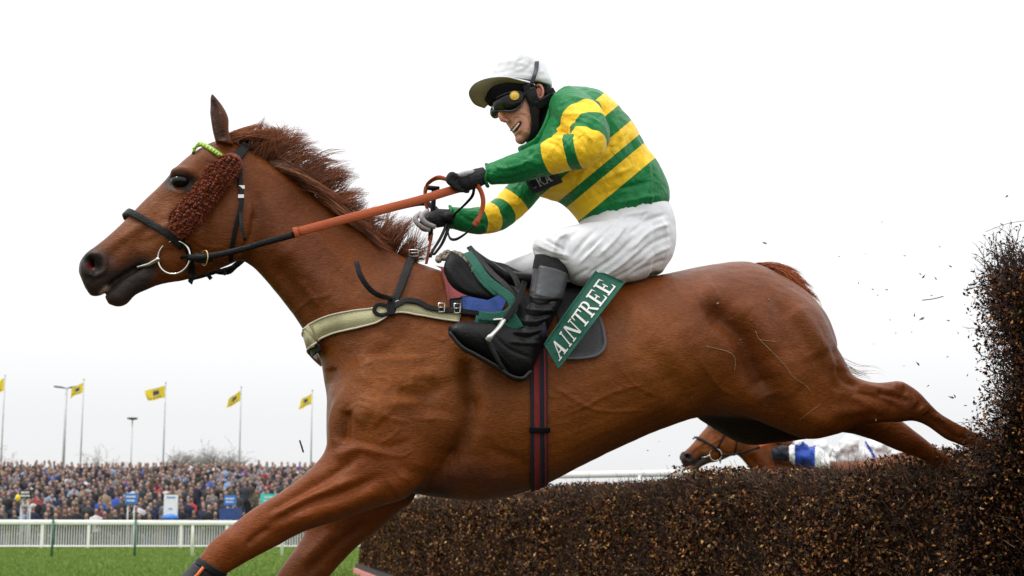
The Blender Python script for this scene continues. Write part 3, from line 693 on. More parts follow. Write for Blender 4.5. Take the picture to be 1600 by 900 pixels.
# trunk, chest to buttock
loft(hb, [
    (512, 590, 510, 700, .07, 0), (522, 548, 522, 728, .15, 0), (560, 500, 560, 750, .20, 0), (620, 450, 625, 768, .225, 0),
    (690, 424, 690, 779, .245, 0, -.12), (755, 434, 755, 782, .27, 0, -.15), (830, 446, 830, 766, .295, 0, -.12), (900, 446, 900, 732, .305, 0, -.1),
    (970, 440, 970, 698, .305, 0, -.05), (1040, 428, 1040, 668, .295, 0), (1100, 416, 1096, 652, .285, 0), (1164, 410, 1160, 655, .28, 0, -.1),
    (1212, 429, 1205, 660, .26, 0, -.1), (1250, 454, 1240, 655, .22, 0), (1280, 486, 1272, 630, .16, 0), (1300, 525, 1296, 590, .08, 0)], ring=40)
# neck
loft(hb, [
    (352, 222, 362, 400, .06, 0), (378, 226, 388, 414, .075, 0), (411, 245, 411, 434, .078, 0, -.15), (447, 267, 434, 461, .085, 0, -.15), (502, 314, 460, 494, .1, 0, -.15),
    (569, 358, 480, 525, .13, 0, -.15), (622, 397, 500, 560, .165, 0, -.1), (680, 420, 520, 640, .2, 0), (740, 440, 600, 700, .2, 0)], ring=32)
# head: skull to muzzle
loft(hb, [
    (384, 232, 398, 330, .045, 0), (368, 222, 392, 380, .066, 0), (345, 218, 376, 405, .084, 0, .0), (312, 232, 342, 421, .092, 0, .05), (280, 257, 318, 430, .098, 0, .12),
    (251, 289, 292, 437, .088, 0, .1), (222, 317, 262, 440, .07, 0, .05), (194, 346, 228, 423, .056, 0), (167, 371, 203, 430, .052, 0), (148, 386, 180, 444, .055, 0),
    (133, 397, 160, 460, .053, 0), (125, 410, 143, 462, .044, 0), (123, 424, 133, 450, .028, 0)], ring=30, e=2.15)
# lower jaw and lip
loft(hb, [(285, 400, 292, 437, .05, 0), (250, 408, 255, 444, .043, 0), (222, 414, 232, 452, .04, 0), (200, 424, 212, 461, .038, 0), (184, 440, 198, 475, .038, 0), (173, 452, 184, 479, .036, 0),
          (164, 464, 170, 475, .022, 0)], ring=20)
# cheek (jowl) discs, eye brows, nostril rims, ears
for s in (-1, 1):
    c = H(352, 350, -.055 * s); hb.ball(c, (.125, .05, .135), 20, 12)
    c = H(285, 275, -.078 * s); hb.ball(c, (.045, .03, .035), 14, 10)
    c = H(142, 414, -.04 * s); hb.ball(c, (.035, .022, .05), 14, 10, R=Matrix.Rotation(.3, 3, 'Y'))
def ear(base0, base1, mid0, mid1, tip, dy):
    m = MB(); rows = cr([(base0[0], base0[1], base1[0], base1[1], .026, dy), (mid0[0] + 3, (mid0[1] + base0[1]) / 2, mid1[0] + 1, (mid1[1] + base1[1]) / 2, .03, dy),
                         (mid0[0], mid0[1], mid1[0], mid1[1], .028, dy), ((tip[0] + mid0[0]) / 2 - 1, (tip[1] + mid0[1]) / 2, (tip[0] + mid1[0]) / 2 + 4, (tip[1] + mid1[1]) / 2, .02, dy),
                         (tip[0] - 1, tip[1], tip[0] + 3, tip[1] + 1, .004, dy)], 4)
    loft(hb, [tuple(r) for r in rows], n=1, ring=16)
ear((336, 222), (366, 228), (328, 180), (357, 184), (330, 146), -.055)
ear((360, 226), (384, 232), (366, 218), (388, 224), (392, 214), .06)
# near foreleg
NF, FF = -.15, .15
loft(hb, [
    (560, 560, 690, 560, .07, -.17), (515, 640, 690, 640, .115, NF), (508, 700, 668, 735, .105, NF), (478, 738, 641, 776, .098, NF), (442, 767, 590, 793, .088, NF), (402, 791, 530, 813, .076, NF), (376, 810, 470, 833, .066, NF),
    (348, 832, 432, 853, .058, NF), (328, 849, 398, 871, .054, NF), (310, 872, 352, 898, .044, NF), (292, 892, 326, 918, .036, NF), (252, 930, 282, 952, .033, NF),
    (222, 958, 256, 986, .042, NF), (204, 982, 238, 1002, .036, NF)], ring=26)
# far foreleg
loft(hb, [
    (560, 620, 680, 640, .09, .1), (520, 720, 652, 770, .1, FF), (482, 800, 626, 798, .095, FF), (474, 836, 590, 830, .08, FF), (452, 870, 556, 856, .072, FF), (434, 896, 514, 902, .062, FF),
    (414, 930, 486, 945, .055, FF), (398, 960, 462, 980, .055, FF), (382, 990, 426, 1008, .038, FF), (340, 1060, 376, 1078, .034, FF), (318, 1096, 360, 1112, .042, FF), (300, 1120, 340, 1130, .036, FF)], ring=26)
# near hind leg
NH, FH = -.13, .15
loft(hb, [
    (1165, 425, 1062, 540, .12, -.1), (1230, 447, 1082, 600, .145, -.12), (1276, 481, 1118, 636, .15, NH), (1300, 530, 1170, 652, .14, NH), (1317, 562, 1222, 674, .12, NH), (1328, 582, 1262, 688, .1, NH), (1344, 592, 1304, 680, .08, NH),
    (1370, 598, 1340, 666, .062, NH), (1402, 596, 1378, 660, .05, NH), (1420, 602, 1404, 659, .045, NH), (1440, 618, 1428, 658, .042, NH), (1462, 642, 1450, 666, .034, NH), (1490, 659, 1478, 686, .029, NH),
    (1522, 676, 1508, 698, .028, NH), (1560, 696, 1546, 720, .037, NH), (1578, 712, 1560, 732, .033, NH)], ring=28)
# far hind leg and its thigh, seen below the flank
loft(hb, [
    (1200, 450, 1090, 560, .12, .1), (1250, 500, 1082, 640, .13, .13), (1280, 560, 1112, 668, .13, FH), (1290, 600, 1162, 695, .12, FH), (1300, 630, 1215, 692, .1, FH), (1315, 640, 1262, 686, .08, FH), (1350, 640, 1316, 676, .06, FH),
    (1392, 648, 1364, 688, .046, FH), (1424, 670, 1402, 704, .04, FH), (1452, 692, 1436, 716, .03, FH), (1490, 716, 1478, 740, .028, FH), (1520, 740, 1506, 762, .036, FH), (1540, 758, 1524, 776, .032, FH)], ring=26)
V, F = remesh(hb, .0058)
E = edges_of(F)
Q = proj(V)
def near(poly, r):
    d, t = pdist(Q, poly); return np.exp(-(d / r) ** 2)
# smooth joints strongly, extremities lightly
bodyw = 1 - np.clip(near([(330, 150), (345, 215)], 22) + near([(150, 420), (230, 430)], 26) + near([(390, 216)], 14), 0, .93)
V = smooth(V, E, 8, bodyw)
jw = np.clip(near([(410, 250), (400, 330), (395, 415)], 30) + near([(560, 400), (520, 560), (510, 700), (600, 720), (660, 770)], 55) + near([(700, 600), (640, 760)], 50) +
             near([(1090, 460), (1100, 560), (1180, 650), (1270, 690)], 50) + near([(1260, 500), (1310, 590), (1250, 660)], 40) + near([(370, 350), (320, 300)], 35) + near([(700, 430), (600, 430)], 45) + near([(1080, 640), (1200, 690)], 30) + near([(250, 430), (290, 390)], 22), 0, 1)
V = smooth(V, E, 52, jw, mu=0)
nearleg = lambda A: True
cx = lambda V: (V[:, 1] - (5.15 + .6 * (800 + FPX * V[:, 0] / V[:, 1]) / 1600)) < 0
cf = lambda V: ~cx(V)
ST = [
    # head
    ([(262, 300), (238, 345), (215, 390)], 14, -5), ([(300, 330), (262, 352), (225, 372)], 6, 4), ([(318, 300), (300, 330)], 14, -4), ([(330, 250), (318, 275)], 15, -6),
    ([(196, 375), (180, 392), (168, 408)], 10, -4), ([(170, 390), (200, 366), (240, 340)], 6, 3), ([(226, 413), (205, 424), (184, 437), (165, 450)], 3.4, -9),
    ([(400, 330), (392, 372), (370, 405)], 6, -8), ([(345, 420), (300, 425), (250, 437)], 5, -4), ([(240, 400), (280, 392), (320, 400)], 10, -4), ([(250, 375), (290, 365), (320, 370)], 12, 4),
    # neck
    ([(398, 300), (404, 340), (402, 390)], 9, -6), ([(420, 310), (436, 360), (445, 410)], 12, 4), ([(425, 410), (470, 470), (510, 540)], 13, -9), ([(440, 380), (500, 440), (540, 500)], 20, 8),
    ([(450, 300), (530, 370), (600, 430)], 20, -6), ([(480, 350), (540, 410), (600, 470)], 9, 3), ([(400, 250), (470, 300), (560, 370), (640, 420)], 9, 6),
    ([(470, 440), (500, 480)], 5, 3), ([(520, 420), (560, 460)], 7, -3), ([(600, 440), (590, 470)], 8, 3),
    # shoulder and chest
    ([(516, 575), (522, 600)], 9, -16), ([(560, 600), (575, 560), (600, 520)], 22, 7), ([(540, 640), (536, 690)], 9, -22), ([(552, 655), (580, 640), (600, 660)], 18, 9), ([(522, 600), (518, 660), (524, 700)], 8, 8),
    ([(640, 500), (690, 540), (710, 600)], 26, 8), ([(620, 610), (660, 620), (690, 600)], 9, -9), ([(640, 590), (680, 585)], 9, 6), ([(690, 600), (650, 626), (600, 632)], 8, 4),
    ([(730, 560), (738, 640), (716, 700), (690, 735)], 15, -19), ([(680, 640), (670, 690), (655, 740)], 26, 13), ([(735, 630)], 14, -10), ([(660, 770), (690, 735), (712, 700)], 6, -8),
    ([(700, 745), (740, 735), (790, 750)], 18, 8), ([(760, 700), (800, 715), (830, 730)], 8, -4), ([(560, 690), (600, 700), (640, 690)], 6, -4), ([(520, 715), (560, 700), (600, 706)], 8, 7),
    # veins
    ([(525, 650), (545, 640), (562, 632), (580, 640)], 1.8, 3.2), ([(560, 575), (585, 566)], 1.8, 2.5), ([(590, 590), (604, 592), (612, 600)], 1.8, 2.5), ([(625, 605), (645, 600), (668, 602)], 2, 3.2), ([(640, 652), (665, 655), (682, 652)], 1.8, 3), ([(595, 692), (615, 680), (624, 668)], 1.8, 3),
    ([(590, 706), (612, 712), (630, 712), (645, 702)], 1.8, 3), ([(520, 752), (535, 765), (530, 775)], 1.8, 2.5), ([(440, 800), (470, 806), (490, 800)], 1.8, 2.5), ([(670, 525), (690, 533), (702, 528)], 1.8, 2.5), ([(612, 722), (622, 742), (640, 750)], 1.8, 3),
    ([(880, 650), (920, 632), (965, 610), (1010, 600)], 2.2, 2.5), ([(960, 560), (990, 600), (1030, 620)], 2.2, 2.2),
    # near forearm
    ([(560, 712), (520, 742), (470, 770), (420, 800)], 7, -8, 0, cx), ([(590, 745), (540, 770), (480, 788), (425, 818)], 7, -9, 0, cx), ([(500, 735), (450, 770), (400, 802)], 9, 6, 0, cx), ([(560, 745), (490, 775), (420, 808)], 6, 6, 0, cx),
    ([(600, 762), (540, 790), (450, 818)], 11, 7, 0, cx), ([(420, 826), (400, 838), (386, 852)], 5, -7, 0, cx), ([(362, 842)], 14, 5, 0, cx), ([(640, 745), (610, 765)], 18, 8, 0, cx),
    # far forearm
    ([(580, 815), (530, 850), (480, 896)], 8, -7, 0, cf), ([(520, 830), (470, 880)], 10, 6, 0, cf),
    # trunk
    ([(860, 520), (960, 545), (1060, 590)], 40, 4), ([(980, 470), (1040, 540), (1090, 600)], 16, 5), ([(1000, 540), (1050, 600), (1075, 640)], 18, -6), ([(900, 690), (980, 655), (1060, 620)], 14, 4),
    ([(1060, 500), (1100, 570), (1130, 620)], 22, 8), ([(1110, 480), (1160, 525), (1180, 580), (1200, 620)], 19, -31), ([(1112, 484)], 12, -10), ([(1120, 452), (1090, 470)], 18, 8), ([(1150, 470), (1200, 540), (1250, 610)], 24, 11),
    ([(1240, 480), (1280, 560)], 26, 7), ([(1225, 600), (1260, 650), (1310, 660)], 16, 8), ([(1318, 575), (1306, 612)], 12, -5),
    # gaskin and hock
    ([(1396, 600), (1412, 604)], 7, 7, 0, cx), ([(1438, 636), (1446, 646)], 8, 6, 0, cx), ([(1420, 628), (1400, 620), (1370, 612)], 5, -8, 0, cx), ([(1458, 648), (1480, 664), (1505, 680)], 3, 5, 0, cx), ([(1456, 656), (1476, 672), (1500, 688)], 2.6, -5, 0, cx), ([(1330, 620), (1380, 646)], 6, 5, 0, cx),
    ([(1300, 540), (1318, 590), (1345, 606)], 6, -7, 0, cx), ([(1210, 470), (1262, 540), (1300, 600)], 9, -6), ([(1235, 470), (1285, 540), (1312, 580)], 10, 5),
    ([(860, 600), (930, 640), (1010, 640)], 2.4, 3), ([(1090, 560), (1120, 600), (1150, 620)], 2.4, 3), ([(560, 620), (590, 630), (600, 650), (640, 660)], 2.4, 3), ([(450, 500), (480, 470), (520, 462)], 2.4, 2.5), ([(300, 372), (320, 385), (350, 388)], 2.2, 2.5), ([(232, 352), (250, 372), (262, 392)], 2.2, 2.5),
    ([(1340, 612), (1380, 626), (1400, 640)], 5, -6, 0, cx), ([(1300, 645), (1360, 640)], 9, 6, 0, cx), ([(1395, 612), (1370, 606), (1345, 600)], 4, 4, 0, cx), ([(1412, 618), (1432, 632)], 7, 5, 0, cx), ([(1400, 655), (1360, 655)], 6, 3, 0, cx), ([(1450, 650), (1500, 676)], 2.5, -4, 0, cx)]
V = sculpt(V, F, [((a[0], a[1], a[2] * 1.5) if a[1] > 2.5 else (a[0], a[1] * 1.05, a[2] * 1.2)) + tuple(a[3:]) for a in ST])
# eye sockets and nostrils: cut, both sides of the head
ES = [([(270, 283), (292, 284)], 9, -13, 1), ([(262, 270), (280, 263), (298, 268), (310, 282)], 4, 6), ([(262, 294), (280, 300), (298, 296)], 4, 4),
      ([(138, 406), (146, 416)], 8, -26, 1), ([(141, 410)], 7, -26, 1), ([(138, 428), (150, 431), (162, 424), (165, 410), (158, 398), (146, 396)], 3.4, 8), ([(150, 437), (160, 430)], 4, -3)]
V = sculpt(V, F, ES, both=True)
earm = ([(335, 165), (338, 190), (346, 212)], 8, -16, 1, cx)
V = sculpt(V, F, [earm], side=(SIDE + Vector((-.2, 0, 0))).normalized())
# fine irregularity of living muscle
from mathutils import noise
Nn = normals(V, F)
amp = 0.0018 * (1 - np.clip(near([(340, 150), (150, 420)], 90), 0, .7))
nz_ = np.array([noise.noise(Vector((p[0] * 9, p[1] * 9, p[2] * 9))) + .5 * noise.noise(Vector((p[0] * 24, p[1] * 24, p[2] * 24))) for p in V])
V = V + Nn * (nz_ * amp)[:, None]
V = smooth(V, E, 2)
Q = proj(V)
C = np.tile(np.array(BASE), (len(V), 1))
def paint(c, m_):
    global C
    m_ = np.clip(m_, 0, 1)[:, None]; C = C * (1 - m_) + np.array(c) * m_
paint((.23, .068, .010), .6 * near([(1000, 540), (1050, 580), (1080, 620)], 26) + .5 * near([(870, 700), (960, 650), (1040, 620)], 30) + .55 * near([(590, 600), (640, 590), (690, 570)], 30) + .4 * near([(1240, 560), (1280, 640)], 30))  # lit ridge and bright patches of flank, barrel, shoulder, thigh painted into the coat
paint((.045, .0125, .0035), .8 * near([(1115, 482), (1150, 525), (1178, 580), (1205, 625)], 19) + .5 * near([(735, 590), (738, 640), (715, 695)], 20) + .35 * near([(410, 330), (420, 390)], 20) + .4 * near([(520, 590), (530, 690)], 12))  # sweat-dark coat plus shade painted into hip hollow, girth, throat and chest
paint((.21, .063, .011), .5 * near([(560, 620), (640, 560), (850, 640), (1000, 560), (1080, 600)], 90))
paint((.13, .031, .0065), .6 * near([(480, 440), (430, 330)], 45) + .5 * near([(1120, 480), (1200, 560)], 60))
paint((.22, .05, .0075), .6 * near([(600, 740), (330, 860)], 60))
paint((.13, .032, .008), .7 * near([(1400, 620), (1540, 700)], 50))
paint((.23, .08, .026), .5 * near([(200, 350), (250, 320), (240, 380)], 25))
paint((.03, .02, .018), 1.5 * near([(128, 425), (150, 440), (190, 440), (222, 422)], 21) + 1.0 * near([(180, 460), (215, 452)], 22) + .75 * near([(145, 398), (165, 405)], 15))
paint((.02, .014, .012), 1.3 * near([(268, 283), (280, 280), (294, 286)], 13) + .6 * near([(300, 295)], 14))
paint((.008, .005, .005), 1.6 * near([(136, 402), (150, 404), (154, 414), (142, 424)], 7))  # black painted into the nostril so the hollow looks deeper
paint((.16, .02, .018), .9 * near([(138, 413), (143, 419)], 3.2))
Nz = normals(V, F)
paint((.022, .012, .009), 1.5 * near([(1085, 640), (1150, 672), (1230, 678), (1300, 674)], 26) * np.clip((V[:, 1] - (5.15 + .6 * Q[:, 0] / 1600) + .02) / .06 - Nz[:, 2] * .6, 0, 1))  # dark groin skin plus shade painted on the inner far thigh
paint((.03, .014, .01), 1.2 * near([(655, 778), (690, 772)], 16) * np.clip(-Nz[:, 2] * 1.6, 0, 1))  # armpit likewise: dark skin and painted shade on downward faces
paint((.05, .018, .01), 1.1 * near([(335, 155), (338, 195), (345, 215)], 16) * (Q[:, 1] < 222))
paint((.42, .30, .2), .9 * near([(158, 458), (166, 449)], 3.2))
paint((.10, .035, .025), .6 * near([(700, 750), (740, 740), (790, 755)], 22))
horse = empty('horse', (H(800, 600).x, H(800, 600).y, 0), 'chestnut racehorse stretched out in mid leap over the fence with a jockey up', 'horse')
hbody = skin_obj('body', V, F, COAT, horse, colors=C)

# eye
for s in (-1, 1):
    mb = MB(); mb.ball(H(281, 283, -.079 * s), (.031, .024, .023), 22, 14)
    mb.build('eye', pmat('horse_eye', (.004, .003, .003), rough=.12, var=0, spec=.3), horse)
# hooves with shoes
HOOF = pmat('hoof_horn', (.05, .035, .025), rough=.5, bump=.3, stretch=(1, 1, 6)); IRON = pmat('racing_plate', (.5, .5, .52), rough=.35, metal=1)
def hoof(a, b, w, dy):
    """a: pastern end px, b: toe direction px"""
    m = MB(); A = H(a[0], a[1], dy); B = H(b[0], b[1], dy); d = (B - A).normalized(); u = d.cross(SIDE).normalized()
    n = 20
    for k, (t, r) in enumerate(((-.01, .7), (0, .82), (.035, .92), (.075, 1.05))):
        for j in range(n):
            g = 2 * math.pi * j / n; flare = 1.15 if math.cos(g) < 0 else .9
            m.v.append(tuple(A + d * (t + .02 * math.cos(g) * (t > .05)) + u * math.cos(g) * w * r * flare + SIDE * math.sin(g) * w * r))
    for i in range(3):
        for j in range(n): m.f.append((i * n + j, i * n + (j + 1) % n, (i + 1) * n + (j + 1) % n, (i + 1) * n + j)); m.m.append(0)
    m.f.append(tuple(range(n))); m.m.append(0); m.f.append(tuple(3 * n + j for j in reversed(range(n)))); m.m.append(0)
    o = m.build('hoof', HOOF, horse)
    s = MB(); pts = [A + d * .079 + u * math.cos(g) * w * 1.0 + SIDE * math.sin(g) * w * .95 for g in [math.pi * (.15 + 1.7 * k / 20) for k in range(21)]]
    s.tube(pts, .006, 6); s.build('shoe', IRON, o)
hoof((221, 990), (196, 1018), .055, NF); hoof((320, 1124), (300, 1160), .055, FF)
hoof((1568, 722), (1600, 750), .052, NH); hoof((1532, 768), (1566, 792), .052, FH)
# ------------------------------------------------------------------ tack: everything laid on the horse's real surface
from mathutils.bvhtree import BVHTree
def bvh_of(V, F): return BVHTree.FromPolygons([tuple(v) for v in V], [tuple(f) for f in F])
HB = bvh_of(*(lambda o: (np.array([v.co for v in o.data.vertices]), [tuple(p.vertices) for p in o.data.polygons]))(hbody))
ORG = Vector((0, 0, CAMZ))
def S(px, py, off=.006, dy=None, bv=None):
    """point on the horse's near surface under photo pixel (px,py), lifted off it; dy forces a depth instead"""
    if dy is not None: return H(px, py, dy)
    d = (at(px, py, 5.4) - ORG).normalized(); h, n, i, _ = (bv or HB).ray_cast(ORG, d)
    if h is None or h.y > Yc(px, .05) + .0:
        h2, n2, i2, d2 = (bv or HB).find_nearest(H(px, py, -.05)); return (h2 + n2 * off) if h2 else H(px, py, -.05)
    return h + n * off
def Sn(px, py):
    d = (at(px, py, 5.4) - ORG).normalized(); h, n, i, _ = HB.ray_cast(ORG, d)
    return n if n is not None else Vector((0, -1, 0))
LEA = pmat('black_leather', (.005, .005, .0055), rough=.4, var=.3, bump=.25, bscale=180, spec=.14); LEAG = pmat('worn_black_leather', (.014, .014, .015), rough=.48, var=.3, bump=.3, bscale=120, spec=.16)
STEEL = pmat('steel', (.62, .6, .56), rough=.22, metal=1, var=.05); BRASS = pmat('brass', (.55, .42, .2), rough=.3, metal=1)
RUB = pmat('orange_rubber_grip', (.42, .075, .012), rough=.6, var=.12, bump=.5, bscale=260); REDW = pmat('red_webbing', (.2, .013, .012), rough=.8, bump=.4, bscale=300); NAVW = pmat('navy_webbing', (.006, .007, .018), rough=.8, bump=.4, bscale=300)
CREAM = pmat('cream_elastic', (.46, .43, .25), rough=.85, var=.1, bump=.3, bscale=220); PIPE = pmat('cream_binding', (.58, .52, .42), rough=.7)
def strap(name, pts, width_px, m, parent, thick=.004, off=.008, n=5, nrm=None, arr=False):
    """pts: (px,py) on the skin or (px,py,dy) free in space"""
    P = [S(*p, off) if len(p) == 2 else H(p[0], p[1], p[2]) for p in pts]; Q = curve3(P, n)
    mb = MB(); wd = width_px / 440
    up = []
    for i, q in enumerate(Q):
        h, nn, _, dd = HB.find_nearest(q); nv = nn if (nn and dd < .05) else SIDE
        t = (Q[min(i + 1, len(Q) - 1)] - Q[max(i - 1, 0)]).normalized(); up.append(nv.cross(t))
    mb.tube(Q, 1, 10, flat=(wd, thick), up=up)
    return mb.build(name, m, parent)
def patch(name, A, B, m, parent, off=.006, thick=.004, nu=14, nv=6, wob=0, depth=None):
    """cloth or flap between two pixel curves A and B, laid on the skin, with real thickness; points with a third number are at that depth"""
    a = cr([tuple(p)[:2] for p in A], 6); b = cr([tuple(p)[:2] for p in B], 6)
    def res(c, n):
        L_ = np.r_[0, np.cumsum(np.hypot(*(c[1:] - c[:-1]).T))]; t = np.linspace(0, L_[-1], n); return np.c_[np.interp(t, L_, c[:, 0]), np.interp(t, L_, c[:, 1])]
    a = res(a, nu); b = res(b, nu); vs = []; top = []
    for i in range(nu):
        for j in range(nv):
            p = a[i] + (b[i] - a[i]) * j / (nv - 1)
            edge = min(i, nu - 1 - i, j, nv - 1 - j) == 0
            o_ = off + wob * (math.sin(i * 1.9 + j) * .5 + math.sin(j * 2.3 - i * .7) * .5)
            top.append(S(p[0], p[1], o_) if depth is None else H(p[0], p[1], depth(i / (nu - 1), j / (nv - 1)) - o_))
    k = len(top); cam_n = SIDE
    vs = top + [t - cam_n * thick for t in top]
    fs = []
    for i in range(nu - 1):
        for j in range(nv - 1):
            q = i * nv + j; fs.append((q, q + nv, q + nv + 1, q + 1)); fs.append((k + q, k + q + 1, k + q + nv + 1, k + q + nv))
    ring_ = [i * nv for i in range(nu)] + [(nu - 1) * nv + j for j in range(1, nv)] + [i * nv + nv - 1 for i in range(nu - 2, -1, -1)] + [j for j in range(nv - 2, 0, -1)]
    for x, y in zip(ring_, ring_[1:] + ring_[:1]): fs.append((x, y, k + y, k + x))
    o = mesh_obj(name, vs, fs, m, parent)
    f = lambda u, v, lift: (lambda p: (S(p[0], p[1], off + lift) if depth is None else H(p[0], p[1], depth(u, v) - off - lift)))(np.array([np.interp(u * (nu - 1), range(nu), a[:, c]) * (1 - v) + np.interp(u * (nu - 1), range(nu), b[:, c]) * v for c in (0, 1)]))
    return o, f
GL = {
 'I': [[(.4, 0), (.6, 0), (.6, 1), (.4, 1)], [(.2, 0), (.8, 0), (.8, .09), (.2, .09)], [(.2, .91), (.8, .91), (.8, 1), (.2, 1)]],
 'T': [[(.4, 0), (.6, 0), (.6, .95), (.4, .95)], [(.25, 0), (.75, 0), (.75, .08), (.25, .08)], [(0, .9), (1, .9), (1, 1), (0, 1)], [(0, .7), (.08, .7), (.12, .93), (0, .93)], [(.92, .7), (1, .7), (1, .93), (.88, .93)]],
 'E': [[(.15, 0), (.36, 0), (.36, 1), (.15, 1)], [(.02, .91), (.9, .91), (.9, 1), (.02, 1)], [(.02, 0), (.95, 0), (.95, .09), (.02, .09)], [(.3, .46), (.64, .46), (.64, .54), (.3, .54)], [(.8, .93), (.9, .7), (.9, .93), (.9, .97)], [(.84, .05), (.98, .3), (.98, .05), (.95, 0)], [(.6, .34), (.68, .34), (.68, .66), (.6, .66)]],
 'N': [[(.1, 0), (.19, 0), (.19, 1), (.1, 1)], [(.81, 0), (.9, 0), (.9, 1), (.81, 1)], [(.08, 1), (.3, 1), (.9, 0), (.72, 0)], [(-.02, 0), (.32, 0), (.32, .08), (-.02, .08)], [(.66, .92), (1.02, .92), (1.02, 1), (.66, 1)]],
 'A': [[(.1, 0), (.19, 0), (.52, 1), (.43, 1)], [(.66, 0), (.88, 0), (.56, 1), (.42, 1)], [(.24, .3), (.7, .3), (.68, .38), (.26, .38)], [(-.04, 0), (.32, 0), (.32, .08), (-.04, .08)], [(.56, 0), (1.02, 0), (1.02, .08), (.56, .08)]],
 'R': [[(.12, 0), (.32, 0), (.32, 1), (.12, 1)], [(0, 0), (.45, 0), (.45, .08), (0, .08)], [(0, .92), (.5, .92), (.5, 1), (0, 1)], [(.42, .5), (.6, .5), (1.02, .0), (.8, .0)], [(.3, .45), (.55, .45), (.55, .53), (.3, .53)]] +
      [[(.5 + .32 * math.cos(a), .725 + .275 * math.sin(a)), (.5 + .32 * math.cos(b), .725 + .275 * math.sin(b)), (.48 + .14 * math.cos(b), .725 + .19 * math.sin(b)), (.48 + .14 * math.cos(a), .725 + .19 * math.sin(a))] for a, b in [(-math.pi / 2 + math.pi * k / 8, -math.pi / 2 + math.pi * (k + 1) / 8) for k in range(8)]],
 'C': [[(.5 + .48 * math.cos(a), .5 + .5 * math.sin(a)), (.5 + .48 * math.cos(b), .5 + .5 * math.sin(b)), (.5 + .3 * math.cos(b), .5 + .4 * math.sin(b)), (.5 + .3 * math.cos(a), .5 + .4 * math.sin(a))] for a, b in [(.8 + 4.7 * k / 12, .8 + 4.7 * (k + 1) / 12) for k in range(12)]]}
def lettering(text, f, m, parent, u0, u1, v0, v1, lift=.003, widths=None, gap=.12):
    """text along u (0..1), height from v0 (baseline) to v1"""
    ws = [{'I': .5, 'A': 1.1, 'N': 1.1}.get(c, .95) for c in text]; tot = sum(ws) + gap * (len(text) - 1); x = 0
    for c, wd in zip(text, ws):
        mb = MB()
        for q, poly in enumerate(GL[c]):
            P = [np.array(p) for p in poly]; n = 3; L_ = lift + .0004 * (q % 5)
            g = []
            for i in range(n + 1):
                for j in range(n + 1):
                    s, t = i / n, j / n; p = (P[0] * (1 - s) + P[1] * s) * (1 - t) + (P[3] * (1 - s) + P[2] * s) * t
                    u = u0 + (u1 - u0) * (x + p[0] * wd) / tot; v = v0 + (v1 - v0) * p[1]; g.append(f(u, v, L_))
            mb.add(g, [(i * (n + 1) + j, (i + 1) * (n + 1) + j, (i + 1) * (n + 1) + j + 1, i * (n + 1) + j + 1) for i in range(n) for j in range(n)])
        mb.build('letter', m, parent, smooth=False); x += wd + gap

# ---- bridle
br = empty('bridle', H(320, 330, -.1), 'black racing bridle with red-brown sheepskin cheekpiece and large steel bit ring', 'bridle')
strap('noseband', [(198, 340, .06), (196, 333, .02), (201, 331, -.03), (214, 338), (236, 350), (260, 364), (285, 385)], 11, LEAG, br, thick=.012, off=.008)
strap('headpiece', [(392, 224, .04), (386, 226, 0), (382, 232), (374, 242), (362, 254)], 15, LEAG, br, off=.01)
strap('cheek_strap', [(362, 252), (330, 300), (292, 356), (283, 378)], 9, LEA, br)
strap('throat_latch', [(374, 262), (375, 285), (377, 316), (369, 352), (362, 388), (360, 405)], 7, LEA, br, off=.012)
strap('throat_latch_end', [(376, 330), (377, 350, -.15), (383, 376, -.16)], 5, LEA, br)
strap('curb_strap', [(291, 378), (296, 400), (299, 425), (297, 442, -.05)], 10, LEA, br, off=.014)
strap('chin_strap', [(299, 434), (318, 431, -.06), (340, 424, -.06), (367, 414, -.06)], 7, LEA, br)
strap('chin_strap_end', [(322, 426, -.09), (330, 436, -.08)], 6, LEA, br); strap('chin_strap_end', [(352, 424, -.07), (350, 430, -.07)], 5, LEA, br)
for (x, y) in ((377, 296), (376, 310)):
    m = MB(); c = S(x, y, .014); m.box(c, (.02, .008, .012)); m.build('buckle', STEEL, br, smooth=False)
# browband with lime and yellow checks, standing off the forehead
BBG = pmat('lime_browband', (.22, .5, .03), rough=.4, var=.1); BBY = pmat('yellow_browband', (.75, .75, .2), rough=.4, var=.05)
P = curve3([H(308, 242, .03), H(302, 240, -.01), H(303, 234, -.04), S(316, 230, .012), S(334, 238, .012), S(348, 248, .012), S(356, 254, .012)], 8); mb = MB()
mb.tube(P, 1, 8, flat=(.017, .006), up=[Vector((.35, -.2, .9))] * len(P)); bo = mb.build('browband', BBG, br)
for i in range(16, len(P) - 2, 2):
    m = MB(); m.tube([P[i], P[i].lerp(P[i + 1], .85)], 1, 6, flat=(.010, .0085), up=Vector((.35, -.2, .9))); m.build('check', BBY, bo)
